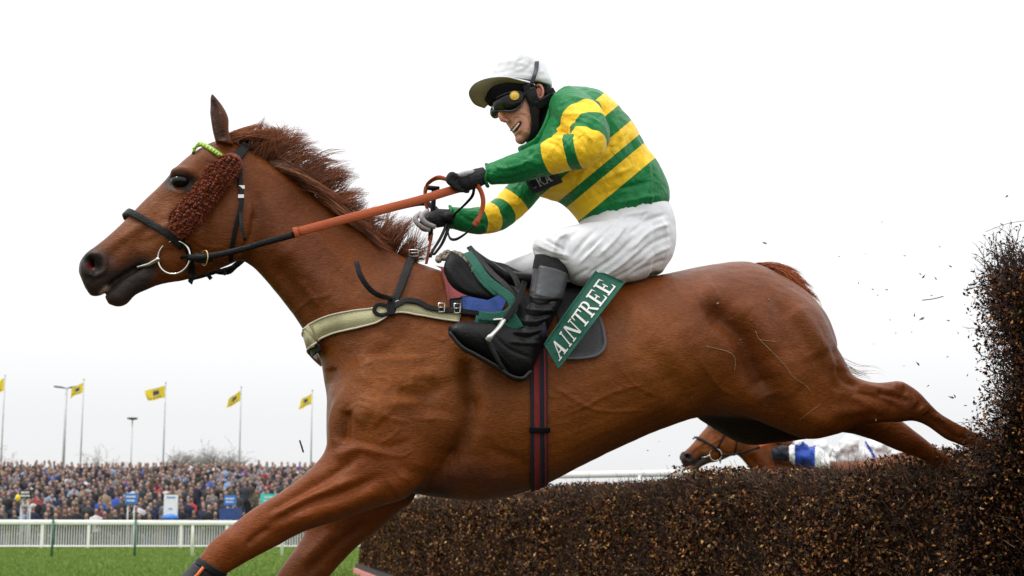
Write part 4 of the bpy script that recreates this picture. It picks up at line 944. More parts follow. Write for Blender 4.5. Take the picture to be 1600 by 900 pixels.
# sheepskin cheekpiece: packed curls of wool
WOOL = pmat('red_brown_sheepskin', (.17, .03, .008), rough=.95, var=.45, scale=40, bump=.8, bscale=160, spec=.1, sheen=.3)
WMAT = pmat('wool_fibre', (.2, .04, .01), rough=.9, var=.1, attr='col', spec=.1)
mb = MB(); r = random.Random(4); ax = [(360, 258), (346, 276), (330, 296), (312, 318), (294, 340), (278, 360)]; hw = [18, 22, 23, 24, 23, 18]
for k in range(1700):
    t = r.uniform(-.22, len(ax) - .8); i = min(max(int(t), 0), len(ax) - 2); f = t - i; x = ax[i][0] * (1 - f) + ax[i + 1][0] * f; y = ax[i][1] * (1 - f) + ax[i + 1][1] * f; h = (hw[i] * (1 - f) + hw[i + 1] * f) * (1 - .35 * max(0, abs(t - 2.5) - 2.3) / .45)
    q = r.uniform(-1, 1); x += q * h * .72; y += q * h * .6
    c = S(x, y, .018 + .022 * math.sqrt(1 - q * q) + .004 * math.sin(x * .9 + y * .5) + .003 * math.sin(y * 1.3 - x * .6) + r.uniform(-.003, .003)); s = r.uniform(.0028, .0058)
    mb.ball(c, (s, s * r.uniform(.6, 1), s * r.uniform(.6, 1.3)), 5, 3, R=Matrix.Rotation(r.uniform(0, 6), 3, 'Y'))
for i in range(len(ax) - 1):
    for f in (0, .5): mb.ball(S(ax[i][0] * (1 - f) + ax[i + 1][0] * f, ax[i][1] * (1 - f) + ax[i + 1][1] * f, .008), (.04, .022, .04), 10, 8)
wo = mb.build('sheepskin_cheekpiece', WOOL, br)
rw = np.random.RandomState(8); nW = 5200; PW = []; DW = []
for k in range(nW):
    t = rw.uniform(-.2, 5.15); i = min(max(int(t), 0), 4); f = t - i; h = (hw[i] * (1 - f) + hw[i + 1] * f) * (1 - .35 * max(0, abs(t - 2.5) - 2.3) / .45); q = rw.uniform(-1, 1)
    x = ax[i][0] * (1 - f) + ax[i + 1][0] * f + q * h * .74; y = ax[i][1] * (1 - f) + ax[i + 1][1] * f + q * h * .62
    c = S(x, y, .02 + .021 * math.sqrt(1 - q * q)); PW.append(tuple(c)); DW.append(tuple(Vector((q * .8, -.5, q * .5)) + Vector(rw.normal(0, .8, 3))))
v_, f_, c_ = twigs(np.array(PW), np.array(DW), rw.uniform(.005, .013, nW), np.full(nW, .0009), rw, col=((.19, .035, .010), (.12, .02, .006), (.27, .06, .018), (.07, .014, .005)))
tag(skin_obj('wool', v_, f_, WMAT, br, colors=c_), kind='stuff')
# bit: ring, mouthpiece
RC = S(273, 402, .022); mb = MB(); rr = 26.5 / 462
mb.tube([RC + Vector((math.cos(a) * rr, -.012 * math.cos(a), math.sin(a) * rr)) for a in [2 * math.pi * k / 48 for k in range(49)]], .0036, 8, cap=False); mb.build('bit_ring', STEEL, br)
mb = MB(); mb.tube([H(214, 418, -.03), S(222, 416, .004), S(236, 411, .012), RC + Vector((-rr, .008, -.006)), RC + Vector((-rr + .008, 0, -.005))], [.005, .006, .0075, .0085, .006], 10); mb.build('mouthpiece', STEEL, br)
mb = MB(); mb.tube([RC + Vector((rr - .035, .01, -.0)), RC + Vector((rr - .01, -.005, .004)), RC + Vector((rr + .01, -.004, .001))], [.006, .007, .006], 8); mb.build('rein_hook', LEA, br)
c = H(320, 403, -.15); mb = MB(); mb.tube([c + Vector((math.cos(a) * .013, -.012 * math.cos(a), math.sin(a) * .026)) for a in [2 * math.pi * k / 24 for k in range(25)]], .0022, 6, cap=False); mb.build('martingale_ring', BRASS, br)

# ---- reins
rn = empty('reins', H(560, 340, -.2), 'long reins with orange rubber grip, gathered in the jockey’s gloves', 'reins'); rn['label'] = 'pair of leather reins with orange rubber grips, looped through the gloved hands'
def free(pts, n=6): return curve3([H(*p) for p in pts], n)
Z = Vector((0, 0, 1))
mb = MB(); mb.tube(free([(293, 402, -.125), (312, 402, -.15), (340, 398, -.17), (372, 391, -.19), (410, 380, -.21), (462, 366, -.215)]), 1, 8, flat=(.022, .005), up=Z); mb.build('leather_rein', LEA, rn)
mb = MB(); mb.tube(free([(305, 402, -.14), (318, 404, -.15), (332, 401, -.16)]), 1, 8, flat=(.034, .007), up=Z); mb.build('keeper', LEA, rn)
mb = MB(); mb.tube(free([(459, 364, -.215), (560, 337, -.2), (650, 314, -.165), (700, 299, -.14), (718, 294, -.118), (740, 289, -.105)]), 1, 8, flat=(.031, .007), up=Z); mb.build('rubber_grip', RUB, rn)
mb = MB(); mb.tube(free([(459, 364, -.219), (466, 362, -.219)]), 1, 8, flat=(.037, .011), up=Z); mb.build('grip_end', RUB, rn)
# far-side rein, glimpsed behind the neck and passing to the far hand
mb = MB(); mb.tube(free([(296, 412, .12), (350, 425, .14), (372, 412, .16), (420, 378, .22), (560, 340, .24), (650, 318, .2), (674, 322, .14), (688, 335, .1)]), 1, 8, flat=(.022, .005), up=Z); mb.build('far_leather_rein', LEA, rn)
loop = [(676, 345, .12), (667, 325, .1), (664, 303, .06), (669, 287, .0), (683, 278, -.05), (697, 280, -.1), (712, 290, -.11)]
mb = MB(); mb.tube(free(loop), 1, 8, flat=(.019, .0045), up=[Vector((.3, -1, .3))] * 37); mb.build('rein_loop', RUB, rn)
mb = MB(); mb.tube(free([(738, 284, -.14), (750, 296, -.15), (755, 314, -.15), (752, 332, -.14), (745, 348, -.13)]), 1, 8, flat=(.019, .0045), up=[Vector((1, -.6, 0))] * 25); mb.build('rein_loop', RUB, rn)
mb = MB(); mb.tube(free([(747, 344, -.13), (741, 352, -.12)]), 1, 8, flat=(.024, .009), up=[Vector((1, -.6, 0))] * 7); mb.build('keeper', RUB, rn)
mb = MB(); mb.tube(free([(742, 352, -.12), (726, 366, -.08), (712, 374, -.03), (703, 372, .02), (700, 360, .05), (703, 348, .07)]), 1, 8, flat=(.011, .005), up=[Vector((.2, -1, .2))] * 31); mb.build('buckle_end', LEAG, rn)
mb = MB(); mb.tube(free([(741, 292, -.14), (738, 306, -.12), (726, 320, -.06), (712, 333, .02), (706, 344, .08)]), 1, 8, flat=(.011, .005), up=[Vector((.8, -.6, .3))] * 25); mb.build('loose_strap', LEA, rn)
for pts in ([(700, 344, .07), (694, 360, .05), (686, 376, .03), (676, 392, 0), (672, 402, -.01)], [(704, 346, .07), (698, 364, .05), (690, 382, .03), (678, 398, 0)]):
    mb = MB(); mb.tube(free(pts), 1, 8, flat=(.013, .005), up=[Vector((1, -.4, .3))] * 25); mb.build('hanging_strap', LEA, rn)
mb = MB(); mb.ball(H(700, 339, .06), (.022, .018, .02), 10, 7); mb.build('knot', LEAG, rn)
mb = MB(); mb.tube(free([(675, 365, .09), (671, 385, .05), (668, 402, .02), (666, 412, 0)]), 1, 8, flat=(.011, .004), up=[Vector((1, -.3, 0))] * 19); mb.build('far_rubber_end', RUB, rn)
wh = MB(); wh.tube(free([(678, 296, .1), (677, 320, .1), (674, 350, .1), (672, 376, .09)]), [.009, .0088] * 9 + [.008], 8); o = wh.build('whip', LEA)
m = MB(); m.box(H(676, 294, .1), (.05, .02, .014), Matrix.Rotation(.1, 3, 'Y')); m.build('whip_cap', LEA, o); tag(o, 'short black whip handle held upright in the far glove', 'whip')

# ---- breast girth
bg_ = empty('breast_girth', H(590, 490, -.2), 'cream elastic breast girth with black leather neck strap', 'breast girth')
cent = [(500, 560, .16), (482, 543, .08), (476, 535, -.02), (482, 527, -.1), (497, 516), (521, 506), (555, 500), (585, 495), (607, 486), (628, 481), (655, 486), (685, 494), (718, 500)]
Pn = [S(*p, .013) if len(p) == 2 else H(*p) for p in cent]; Qn = curve3(Pn, 6)
wn = [27, 27, 27, 28, 28, 27, 27, 24, 15, 19, 19, 15, 12]; W_ = np.interp(np.linspace(0, len(wn) - 1, len(Qn)), range(len(wn)), wn)
mb = MB(); e1 = []; e2 = []
for i, q in enumerate(Qn):
    t = (Qn[min(i + 1, len(Qn) - 1)] - Qn[max(i - 1, 0)]).normalized(); h, nn, _, dd = HB.find_nearest(q)
    fr = i <= 26
    u = (Vector((-.32, 0, 1)) - t * t.dot(Vector((-.32, 0, 1)))).normalized() if fr else nn.cross(t).normalized(); u = -u if u.z < 0 else u; wv = W_[i] / 440 / 2
    if fr: nn = t.cross(u).normalized(); nn = -nn if nn.dot(q - H(560, 530, 0)) < 0 else nn
    a, b = q + u * wv, q - u * wv
    for p in (() if fr and i < 22 else (a, b)):
        h2, n2, _, d2 = HB.find_nearest(p)
        if (p - h2).dot(n2) < .009: p += n2 * (.009 - (p - h2).dot(n2))
    e1.append(a); e2.append(b); mb.v += [tuple(a), tuple(b), tuple(b - nn * .005), tuple(a - nn * .005)]
for i in range(len(Qn) - 1):
    for j in range(4): mb.f.append((i * 4 + j, i * 4 + (j + 1) % 4, i * 4 + 4 + (j + 1) % 4, i * 4 + 4 + j)); mb.m.append(0)
mb.f += [(0, 3, 2, 1), tuple(4 * (len(Qn) - 1) + j for j in range(4))]; mb.m += [0, 0]
band = mb.build('chest_band', CREAM, bg_)
for e_ in (e1, e2): m = MB(); m.tube([p for p in e_], .0035, 6); m.build('binding', PIPE, band)
strap('under_strap', [(494, 558, .1), (487, 554, .02), (488, 550, -.06), (500, 543, -.12)], 12, LEA, bg_, off=.006)
strap('neck_strap', [(652, 402), (642, 406), (634, 428), (624, 455), (615, 476), (612, 492)], 12, LEAG, bg_, off=.012, thick=.006)
strap('neck_strap_end', [(557, 409, -.3), (563, 430, -.32), (578, 452, -.32), (596, 463, -.3), (613, 467)], 8, LEA, bg_)
strap('strap_loop', [(612, 492), (596, 495), (586, 489), (590, 479), (602, 480), (616, 487)], 6, LEA, bg_, off=.018)
strap('shoulder_strap', [(606, 488), (620, 480), (634, 474), (652, 476), (668, 485), (690, 489), (716, 491), (760, 498), (800, 508)], 9, LEAG, bg_, off=.022, thick=.006)
strap('slider', [(611, 468), (611, 486), (612, 496)], 12, LEA, bg_, off=.024)
for x, y, w_, h_ in ((642, 405, 14, 10), (689, 488, 9, 13), (713, 489, 9, 14)):
    c = S(x, y, .03); m = MB(); w2, h2 = w_ / 880, h_ / 880
    m.tube([c + Vector((a * w2, 0, b * h2)) for a, b in ((-1, -1), (1, -1), (1, 1), (-1, 1), (-1, -1))], .003, 6); m.tube([c + Vector((-w2, -.003, 0)), c + Vector((w2, -.003, 0))], .002, 5); m.build('buckle', STEEL, bg_)

# ---- saddle, cloths and girth
sad = empty('saddle', H(800, 470, -.2), 'small black racing saddle with forward flap and red and navy girth', 'saddle')
ROSE = pmat('faded_rose_felt', (.33, .075, .08), rough=.9, var=.12, bump=.4, bscale=120); BCL = pmat('royal_blue_cloth', (.045, .10, .36), rough=.85, var=.1, bump=.3, bscale=150)
DGR = pmat('dark_green_cloth', (.005, .085, .055), rough=.8, var=.15, bump=.35, bscale=140); FLE = pmat('beige_fleece', (.33, .28, .22), rough=1, var=.35, scale=60, bump=.8, bscale=180)
PADM = pmat('black_quilted_pad', (.009, .0095, .012), rough=.6, bump=.3, bscale=160); PADE = pmat('pad_piping', (.05, .055, .065), rough=.5)
pd = empty('saddle_pads', H(760, 470, -.2), 'rose felt pad over royal blue cloth beneath the saddle flap', 'saddle pad')
patch('felt_pad', [(684, 403), (688, 425), (694, 450), (702, 482)], [(790, 400), (790, 430), (786, 450), (780, 474)], ROSE, pd, off=.012, wob=.002)
patch('blue_cloth', [(718, 468), (720, 480), (728, 492)], [(790, 466), (788, 480), (780, 494)], BCL, pd, off=.017, wob=.001)
patch('girth_tab', [(702, 472), (702, 490)], [(721, 470), (722, 492)], LEAG, pd, off=.02, nu=6)
mb = MB(); r = random.Random(9)
for k in range(130):
    x = r.uniform(684, 742); y = np.interp(x, [684, 700, 720, 742], [402, 392, 398, 412]) + r.uniform(-1, 9); s = r.uniform(.006, .012); mb.ball(H(x, y, r.uniform(-.12, .06)), (s, s, s * .8), 6, 4)
mb.build('fleece_edge', FLE, pd)
def flap(name, rows, m, parent, e=2.2, vox=.005, its=6, strokes=None):
    q = MB(); loft(q, rows, n=5, ring=20, e=e); V, F = remesh(q, vox); E = edges_of(F); V = smooth(V, E, its)
    if strokes: V = sculpt(V, F, strokes)
    return skin_obj(name, V, F, m, parent)
# forward flap / knee roll: rounded leather volume
flap('forward_flap', [(704, 391, 697, 404, .008, -.24), (722, 402, 693, 418, .016, -.255), (734, 418, 697, 434, .02, -.265), (744, 434, 708, 450, .022, -.275), (758, 449, 730, 462, .02, -.285), (776, 462, 762, 469, .012, -.29)], LEA, sad, strokes=[([(715, 410), (730, 430), (755, 455)], 4, -4), ([(700, 420), (720, 448), (745, 462)], 3, 3)])
flap('pommel', [(735, 386, 742, 400, .035, -.05), (748, 398, 745, 420, .08, -.06), (764, 410, 760, 440, .11, -.05), (790, 425, 780, 455, .13, -.02), (830, 430, 815, 460, .14, 0)], LEAG, sad, strokes=[([(750, 402), (775, 432), (800, 452)], 4, -6), ([(765, 408), (790, 430), (808, 450)], 4, 5)])
flap('seat', [(762, 408, 770, 430, .02, .1), (786, 412, 790, 440, .05, .1), (808, 424, 812, 450, .08, .03), (850, 440, 850, 458, .11, 0), (900, 442, 900, 456, .13, 0), (940, 436, 940, 450, .12, 0)], LEA, sad)
flap('side_flap', [(790, 440, 800, 452, .01, -.2), (812, 452, 798, 480, .015, -.27), (835, 470, 800, 505, .016, -.3), (850, 510, 815, 520, .012, -.32)], LEA, sad)
strap('flap_edge', [(733, 386, -.12), (752, 408, -.2), (772, 430, -.26), (790, 446, -.3), (802, 462, -.32), (806, 480, -.33)], 9, LEAG, sad, thick=.007)
strap('flap_edge', [(766, 411, .0), (790, 420, -.1), (806, 438, -.2), (812, 460, -.28)], 9, LEA, sad, thick=.01)
gc = empty('green_saddle_cloth', H(790, 470, -.3), 'dark green folded cloth band wrapped round the front of the saddle', 'cloth')
strap('front_fold', [(730, 395, -.2), (744, 414, -.27), (760, 436, -.3), (782, 454, -.32), (797, 466, -.335), (802, 480, -.34), (792, 491, -.34), (772, 495, -.335), (748, 493, -.32)], 14, DGR, gc, thick=.006)
strap('lower_fold', [(742, 504, -.31), (765, 508, -.325), (790, 512, -.33), (812, 500, -.335)], 22, DGR, gc, thick=.008)
strap('upper_fold', [(738, 418, -.27), (756, 443, -.3), (776, 461, -.315)], 7, DGR, gc, thick=.01)
# AINTREE cloth, with the black pad under it
bp = empty('black_saddle_pad', H(900, 530, -.3), 'black quilted pad whose rounded corner shows under the lettered green cloth', 'saddle pad')
patch('pad', [(862, 455), (872, 500), (880, 545), (884, 562)], [(928, 455), (938, 500), (944, 540), (932, 556)], PADM, bp, off=.012)
strap('piping', [(884, 562), (910, 561), (932, 556), (944, 544), (943, 525), (937, 500)], 4, PADE, bp, off=.018, thick=.006)
ac = empty('lettered_saddle_cloth', H(910, 500, -.3), 'dark green saddle cloth lettered AINTREE in white capitals', 'saddle cloth')
WTX = pmat('white_lettering', (.72, .70, .66), rough=.7, bump=.2)
co, f = patch('cloth', [(850, 538), (890, 480), (932, 421)], [(873, 577), (925, 508), (977, 441)], DGR, ac, off=.05, thick=.005, nu=26, nv=9, wob=.0028, depth=lambda u, v: -.335 + .13 * max(0, (u - .45) / .55) ** 1.3)
lettering('AINTREE', f, WTX, ac, .05, .93, .84, .24)
m = MB(); P = [f(u, .985, .001) for u in np.linspace(0, 1, 20)]; m.tube(P, .002, 5); P = [f(u, .015, .001) for u in np.linspace(0, 1, 20)]; m.tube(P, .002, 5); m.build('hem', DGR, ac)
# girth: two webbings with red and navy stripes
for (x0, x1, mm, nm) in ((-13, -8, NAVW, 'navy_web'), (-8, 1, REDW, 'red_web'), (1, 8, NAVW, 'navy_web'), (8, 11, REDW, 'red_web'), (11, 13, NAVW, 'navy_web')):
    A = [(842 + x0 + (0 if y > 560 else (560 - y) * -.03), y) for y in (520, 600, 680, 745, 772)]; B = [(842 + x1, y) for y in (520, 600, 680, 745, 772)]
    patch(nm, A, B, mm, sad, off=.009 + .0004 * (x0 % 3), nu=26, nv=3)
strap('girth_keeper', [(826, 670), (842, 671), (858, 670)], 9, LEA, sad, off=.016)
strap('girth_strap', [(838, 500, -.33), (842, 525, -.335), (843, 545)], 26, NAVW, sad, thick=.006)
# stirrup iron and leather
st = empty('stirrup', H(780, 515, -.36), 'pale aluminium stirrup iron on the jockey’s near boot', 'stirrup'); st['label'] = 'pale metal stirrup iron across the instep of the near boot'
mb = MB(); mb.tube(free([(787, 500, -.395), (780, 511, -.41), (768, 524, -.42), (762, 532, -.41)]), 1, 8, flat=(.02, .008), up=[Vector((1, -.4, .5))] * 19); mb.build('side_bar', pmat('aluminium', (.5, .5, .48), rough=.45, metal=.5), st)
mb = MB(); mb.tube(free([(791, 498, -.37), (786, 499, -.36), (770, 500, -.33)]), .006, 8); mb.build('top_bar', STEEL, st); mb = MB(); mb.tube(free([(762, 530, -.4), (780, 566, -.39), (792, 583, -.34), (795, 584, -.3)]), 1, 8, flat=(.016, .007), up=Z); mb.build('tread', LEAG, st)
strap('stirrup_leather', [(820, 440, -.3), (812, 465, -.35), (800, 485, -.375), (789, 501, -.39)], 9, LEA, st)

# ---- tendon boot on the near foreleg
tb = empty('tendon_boot', H(290, 905, NF), 'black tendon boot with an orange-edged panel on the leading foreleg', 'horse boot')
def cuff(name, rows, m, grow=.006):
    q = MB(); loft(q, rows, n=4, ring=24); return q.build(name, m, tb)
RUBB = pmat('black_neoprene', (.012, .012, .013), rough=.55, bump=.2)
cuff('shell', [(304, 876, 346, 902, .05, NF), (288, 894, 330, 921, .042, NF), (262, 918, 298, 946, .039, NF), (238, 938, 270, 966, .043, NF)], RUBB)
cuff('top_cuff', [(310, 870, 356, 897, .056, NF), (302, 879, 348, 906, .053, NF)], LEAG)
mb = MB(); PA = pmat('pale_shin_panel', (.38, .32, .26), rough=.5); OR = pmat('orange_trim', (.75, .16, .04), rough=.5)
tb2 = bvh_of(*(lambda o: ([v.co + Vector((0, 0, 0)) for v in o.data.vertices], [tuple(p.vertices) for p in o.data.polygons]))(bpy.data.objects['shell']))
def S2(x, y, o):
    p = H(x, y, NF - .2); h, n, i, _ = tb2.find_nearest(p); return h + n * o
q = MB(); g = [S2(x, y, .003) for x, y in ((292, 884), (305, 890), (286, 908), (266, 926), (252, 918), (272, 902))]; q.add(g, [(0, 1, 2, 5), (5, 2, 3, 4)]); q.build('shin_panel', PA, tb)
q = MB(); q.tube([S2(x, y, .006) for x, y in ((301, 890), (290, 902), (276, 915))], .006, 6); q.build('orange_trim', OR, tb)
# ------------------------------------------------------------------ mane, forelock and tail: tapered strands
def hair_mat(name, c1, c2):
    m = pmat(name, c1, rough=.5, var=.2, attr='col', spec=.4); return m
MANE = hair_mat('mane_hair', (.2, .06, .02), None)
def strands(guides, name, parent, cols, pr, seed=1, rad=.00115):
    """guides: list of (root pts list, tip pts list, count, jitter): each strand is a curve root->mid->tip"""
    r = np.random.RandomState(seed); V = []; F = []; C = []; off = 0; seg = 9
    for G in guides:
        gl, n, jr, jt = G     # gl: list of guide curves (each k points px,py,dy), strands interpolate between neighbours
        K = len(gl[0])
        for k in range(n):
            ck = r.randint(0, max(4, n // 24)); rc = np.random.RandomState(seed * 1000 + ck); tc_ = rc.uniform(0, len(gl) - 1.0001); cjx, cjy, cjd, cln = rc.normal(0, 1), rc.normal(0, 1), rc.normal(0, 1), rc.uniform(.5, 1.08)
            t = float(np.clip(tc_ + r.normal(0, .16), 0, len(gl) - 1.0001)); i = int(t); f = t - i
            P = []
            jx = r.normal(0, 1); jy = r.normal(0, 1); jd = r.normal(0, 1)
            for q in range(K):
                a = np.array(gl[i][q]) * (1 - f) + np.array(gl[i + 1][q]) * f; w_ = q / (K - 1)
                s = jr * (1 - w_) + jt * w_ ** 1.3
                s0 = jr * (1 - w_) + jt * .16 * w_; s1 = jt * 1.25 * w_ ** 1.4
                P.append(H(a[0] + jx * s0 + cjx * s1, a[1] + jy * s0 + cjy * s1, a[2] + cjd * .02 * w_ + jd * .012 * (1 - w_) + jd * .03 * w_))
            ln = r.uniform(.78, 1.0) * min(cln + .15, 1); c = cr([tuple(p) for p in P], 5); L_ = np.linspace(0, (len(c) - 1) * ln, seg); c = np.stack([np.interp(L_, range(len(c)), c[:, d]) for d in range(3)], 1)
            c += np.sin(np.linspace(0, 1, seg) * rc.uniform(1.5, 5) + rc.uniform(0, 3))[:, None] * np.array([rc.normal(0, .014), rc.normal(0, .004), rc.normal(0, .010)]) * np.linspace(0, 1, seg)[:, None] + np.sin(np.linspace(0, r.uniform(2, 7), seg))[:, None] * r.normal(0, .0025, 3) * np.linspace(0, 1, seg)[:, None]
            d = np.gradient(c, axis=0); d /= np.linalg.norm(d, axis=1, keepdims=True) + 1e-9; a = np.cross(d, [0.1, -1, .2]); a /= np.linalg.norm(a, axis=1, keepdims=True); b = np.cross(d, a)
            rd = rad * r.uniform(.6, 1.2) * (1 - np.linspace(0, 1, seg) ** 2 * .88)[:, None]
            ring = [c + (a * math.cos(g) + b * math.sin(g)) * rd for g in (0, 2.094, 4.189)]
            V.append(np.stack(ring, 1).reshape(-1, 3)); 
            for i2 in range(seg - 1):
                for j in range(3): F.append((off + i2 * 3 + j, off + i2 * 3 + (j + 1) % 3, off + i2 * 3 + 3 + (j + 1) % 3, off + i2 * 3 + 3 + j))
            col = np.array(cols[r.choice(len(cols), p=pr)]) * r.uniform(.75, 1.25); C.append(np.tile(col, (seg * 3, 1)) * (1 + .7 * np.repeat(np.linspace(0, 1, seg), 3)[:, None])); off += seg * 3
    return skin_obj(name, np.concatenate(V), np.array(F), MANE, parent, colors=np.concatenate(C))
mc = [(.10, .028, .010), (.17, .05, .016), (.05, .014, .007), (.28, .10, .035)]; mp_ = [.35, .3, .2, .15]
# crest roots follow the top of the neck; hair is blown up and back by the speed
gm = [
 [(388, 236, 0), (398, 222, 0), (408, 216, 0), (432, 214, 0)], [(404, 243, 0), (412, 226, 0), (424, 208, 0), (428, 192, 0)], [(418, 250, 0), (424, 232, 0), (444, 216, .0), (476, 208, 0)],
 [(434, 260, 0), (446, 246, -.01), (470, 232, 0), (500, 236, 0)], [(450, 271, 0), (464, 258, -.01), (492, 240, 0), (522, 246, 0)], [(468, 286, 0), (484, 270, -.02), (514, 254, 0), (544, 252, 0)],
 [(486, 301, 0), (502, 288, -.03), (530, 276, -.02), (556, 276, 0)], [(508, 318, 0), (524, 306, -.03), (540, 296, -.02), (556, 286, 0)], [(528, 334, 0), (540, 324, -.03), (552, 318, -.02), (562, 320, 0)],
 [(550, 350, 0), (562, 342, -.02), (574, 338, -.01), (588, 338, 0)], [(572, 364, 0), (584, 356, -.02), (596, 350, -.01), (606, 350, 0)]]
g2 = [[(588, 374, 0), (596, 362, -.02), (610, 348, 0), (634, 334, 0)], [(604, 388, 0), (616, 372, -.02), (630, 354, 0), (642, 336, 0)], [(620, 398, 0), (630, 384, -.01), (640, 366, 0), (644, 344, 0)], [(634, 406, 0), (640, 394, 0), (650, 386, 0), (664, 374, 0)], [(648, 412, 0), (656, 404, 0), (666, 398, 0), (682, 388, 0)]]
# locks lying along the crest on the near side
g3 = [[(425, 252, -.02), (450, 258, -.05), (480, 272, -.06), (505, 288, -.05)], [(450, 268, -.02), (480, 280, -.06), (510, 298, -.07), (540, 318, -.06)], [(480, 292, -.02), (506, 304, -.06), (534, 322, -.08), (560, 336, -.06)], [(510, 314, -.02), (535, 328, -.07), (560, 345, -.08), (590, 358, -.06)],
      [(545, 342, -.02), (570, 356, -.07), (592, 368, -.08), (614, 380, -.05)], [(575, 362, -.02), (596, 376, -.06), (614, 388, -.08), (636, 400, -.06)]]
strands([(gm, 3000, 2.5, 10), (g2, 800, 3, 10), (g3, 800, 4, 5)], 'mane', horse, mc, mp_, 2)
fl_ = [[(352, 214, -.01), (372, 206, 0), (398, 200, 0), (424, 194, 0)], [(352, 218, -.02), (374, 212, -.01), (402, 206, 0), (432, 205, 0)], [(356, 222, -.02), (378, 214, -.01), (404, 212, 0), (428, 200, 0)]]
f2 = [[(410, 206, 0), (416, 216, 0), (418, 232, 0), (424, 244, 0)], [(424, 202, 0), (430, 214, 0), (426, 232, 0), (432, 250, 0)], [(440, 198, 0), (446, 214, 0), (440, 232, 0), (446, 256, 0)]]
f4 = [[(420, 244, 0), (432, 224, 0), (444, 210, 0), (448, 192, 0)], [(436, 252, 0), (450, 234, 0), (462, 222, 0), (474, 204, 0)]]
strands([(fl_, 520, 2, 5), (f2, 200, 3, 6), (f4, 240, 4, 10)], 'forelock', horse, [(.24, .075, .025), (.16, .045, .015), (.34, .13, .05)], [.45, .35, .2], 3, rad=.0009)
# tail: streaming straight back off the dock, hugging the croup
tg = [[(1184, 414, .0), (1206, 415, 0), (1226, 420, 0), (1248, 434, 0)], [(1190, 417, 0), (1216, 421, 0), (1240, 436, 0), (1262, 456, 0)], [(1198, 421, 0), (1228, 432, 0), (1252, 450, .0), (1272, 474, 0)], [(1212, 430, .0), (1238, 446, 0), (1262, 466, 0), (1279, 492, 0)]]
strands([(tg, 2600, 1.8, 4)], 'tail', horse, [(.22, .055, .016), (.33, .095, .028), (.12, .03, .01)], [.45, .3, .25], 4)
# long tail hairs hanging beyond the buttock, seen as pale wisps
tw = [[(1300, 560, .12), (1335, 572, .12), (1358, 580, .12), (1372, 594, .12)], [(1310, 566, .12), (1340, 584, .12), (1352, 590, .12), (1365, 600, .12)]]
strands([(tw, 26, 5, 5)], 'tail_wisp', horse, [(.35, .26, .18)], [1.], 5, rad=.0008)
# ------------------------------------------------------------------ the jockey
SILKG = (.004, .165, .042); SILKY = (.92, .57, .02)
def bands(nt, attr, edges):
    """0/1 mask that is 1 between pairs of thresholds of a float attribute"""
    N = nt.nodes.new; L = nt.links.new; a = N('ShaderNodeAttribute'); a.attribute_name = attr; tot = None
    for lo, hi in edges:
        g = N('ShaderNodeMath'); g.operation = 'GREATER_THAN'; g.inputs[1].default_value = lo; L(a.outputs['Fac'], g.inputs[0])
        l = N('ShaderNodeMath'); l.operation = 'LESS_THAN'; l.inputs[1].default_value = hi; L(a.outputs['Fac'], l.inputs[0])
        m = N('ShaderNodeMath'); m.operation = 'MULTIPLY'; L(g.outputs[0], m.inputs[0]); L(l.outputs[0], m.inputs[1])
        if tot is None: tot = m
        else: s = N('ShaderNodeMath'); s.operation = 'MAXIMUM'; L(tot.outputs[0], s.inputs[0]); L(m.outputs[0], s.inputs[1]); tot = s
    return tot.outputs[0]
def cloth_mat(name, col, rough=.5, spec=.18, b1=.4, b2=.35, sheen=.1):
    m = pmat(name, col, rough=rough, var=.06, scale=6, spec=spec, sheen=sheen); nt = m.node_tree; N = nt.nodes.new; L = nt.links.new; b = nt.nodes['Principled BSDF']; tc = N('ShaderNodeTexCoord')
    n1 = N('ShaderNodeTexNoise'); n1.inputs['Scale'].default_value = 11; n1.inputs['Detail'].default_value = 3; n1.inputs['Distortion'].default_value = 2.2; L(tc.outputs['Object'], n1.inputs['Vector'])
    n2 = N('ShaderNodeTexNoise'); n2.inputs['Scale'].default_value = 34; n2.inputs['Detail'].default_value = 3; n2.inputs['Distortion'].default_value = 1.4; L(tc.outputs['Object'], n2.inputs['Vector'])
    p1 = N('ShaderNodeBump'); p1.inputs['Strength'].default_value = b1; p1.inputs['Distance'].default_value = .03; L(n1.outputs['Fac'], p1.inputs['Height'])
    p2 = N('ShaderNodeBump'); p2.inputs['Strength'].default_value = b2; p2.inputs['Distance'].default_value = .008; L(n2.outputs['Fac'], p2.inputs['Height']); L(p1.outputs[0], p2.inputs['Normal']); L(p2.outputs[0], b.inputs['Normal'])
    return m
SILK = cloth_mat('green_and_yellow_silk', SILKG, rough=.45, spec=.2, b1=.4, b2=.25)
nt = SILK.node_tree; b = nt.nodes['Principled BSDF']; N = nt.nodes.new; L = nt.links.new
bo_ = bands(nt, 'torso_u', [(716, 745), (776, 801), (816, 845)]); ba = bands(nt, 'sleeve_near', [(98, 130), (150, 171), (193, 212)]); bf = bands(nt, 'sleeve_far', [(49, 69), (88, 113), (140, 168)])
mx = N('ShaderNodeMath'); mx.operation = 'MAXIMUM'; L(ba, mx.inputs[0]); L(bf, mx.inputs[1]); m2 = N('ShaderNodeMath'); m2.operation = 'MAXIMUM'; L(mx.outputs[0], m2.inputs[0]); L(bo_, m2.inputs[1])
ms = N('ShaderNodeAttribute'); ms.attribute_name = 'is_sleeve'; mg = N('ShaderNodeMath'); mg.operation = 'GREATER_THAN'; mg.inputs[1].default_value = .5; L(ms.outputs['Fac'], mg.inputs[0])
ms2 = N('ShaderNodeAttribute'); ms2.attribute_name = 'is_far'; mg2 = N('ShaderNodeMath'); mg2.operation = 'GREATER_THAN'; mg2.inputs[1].default_value = .5; L(ms2.outputs['Fac'], mg2.inputs[0])
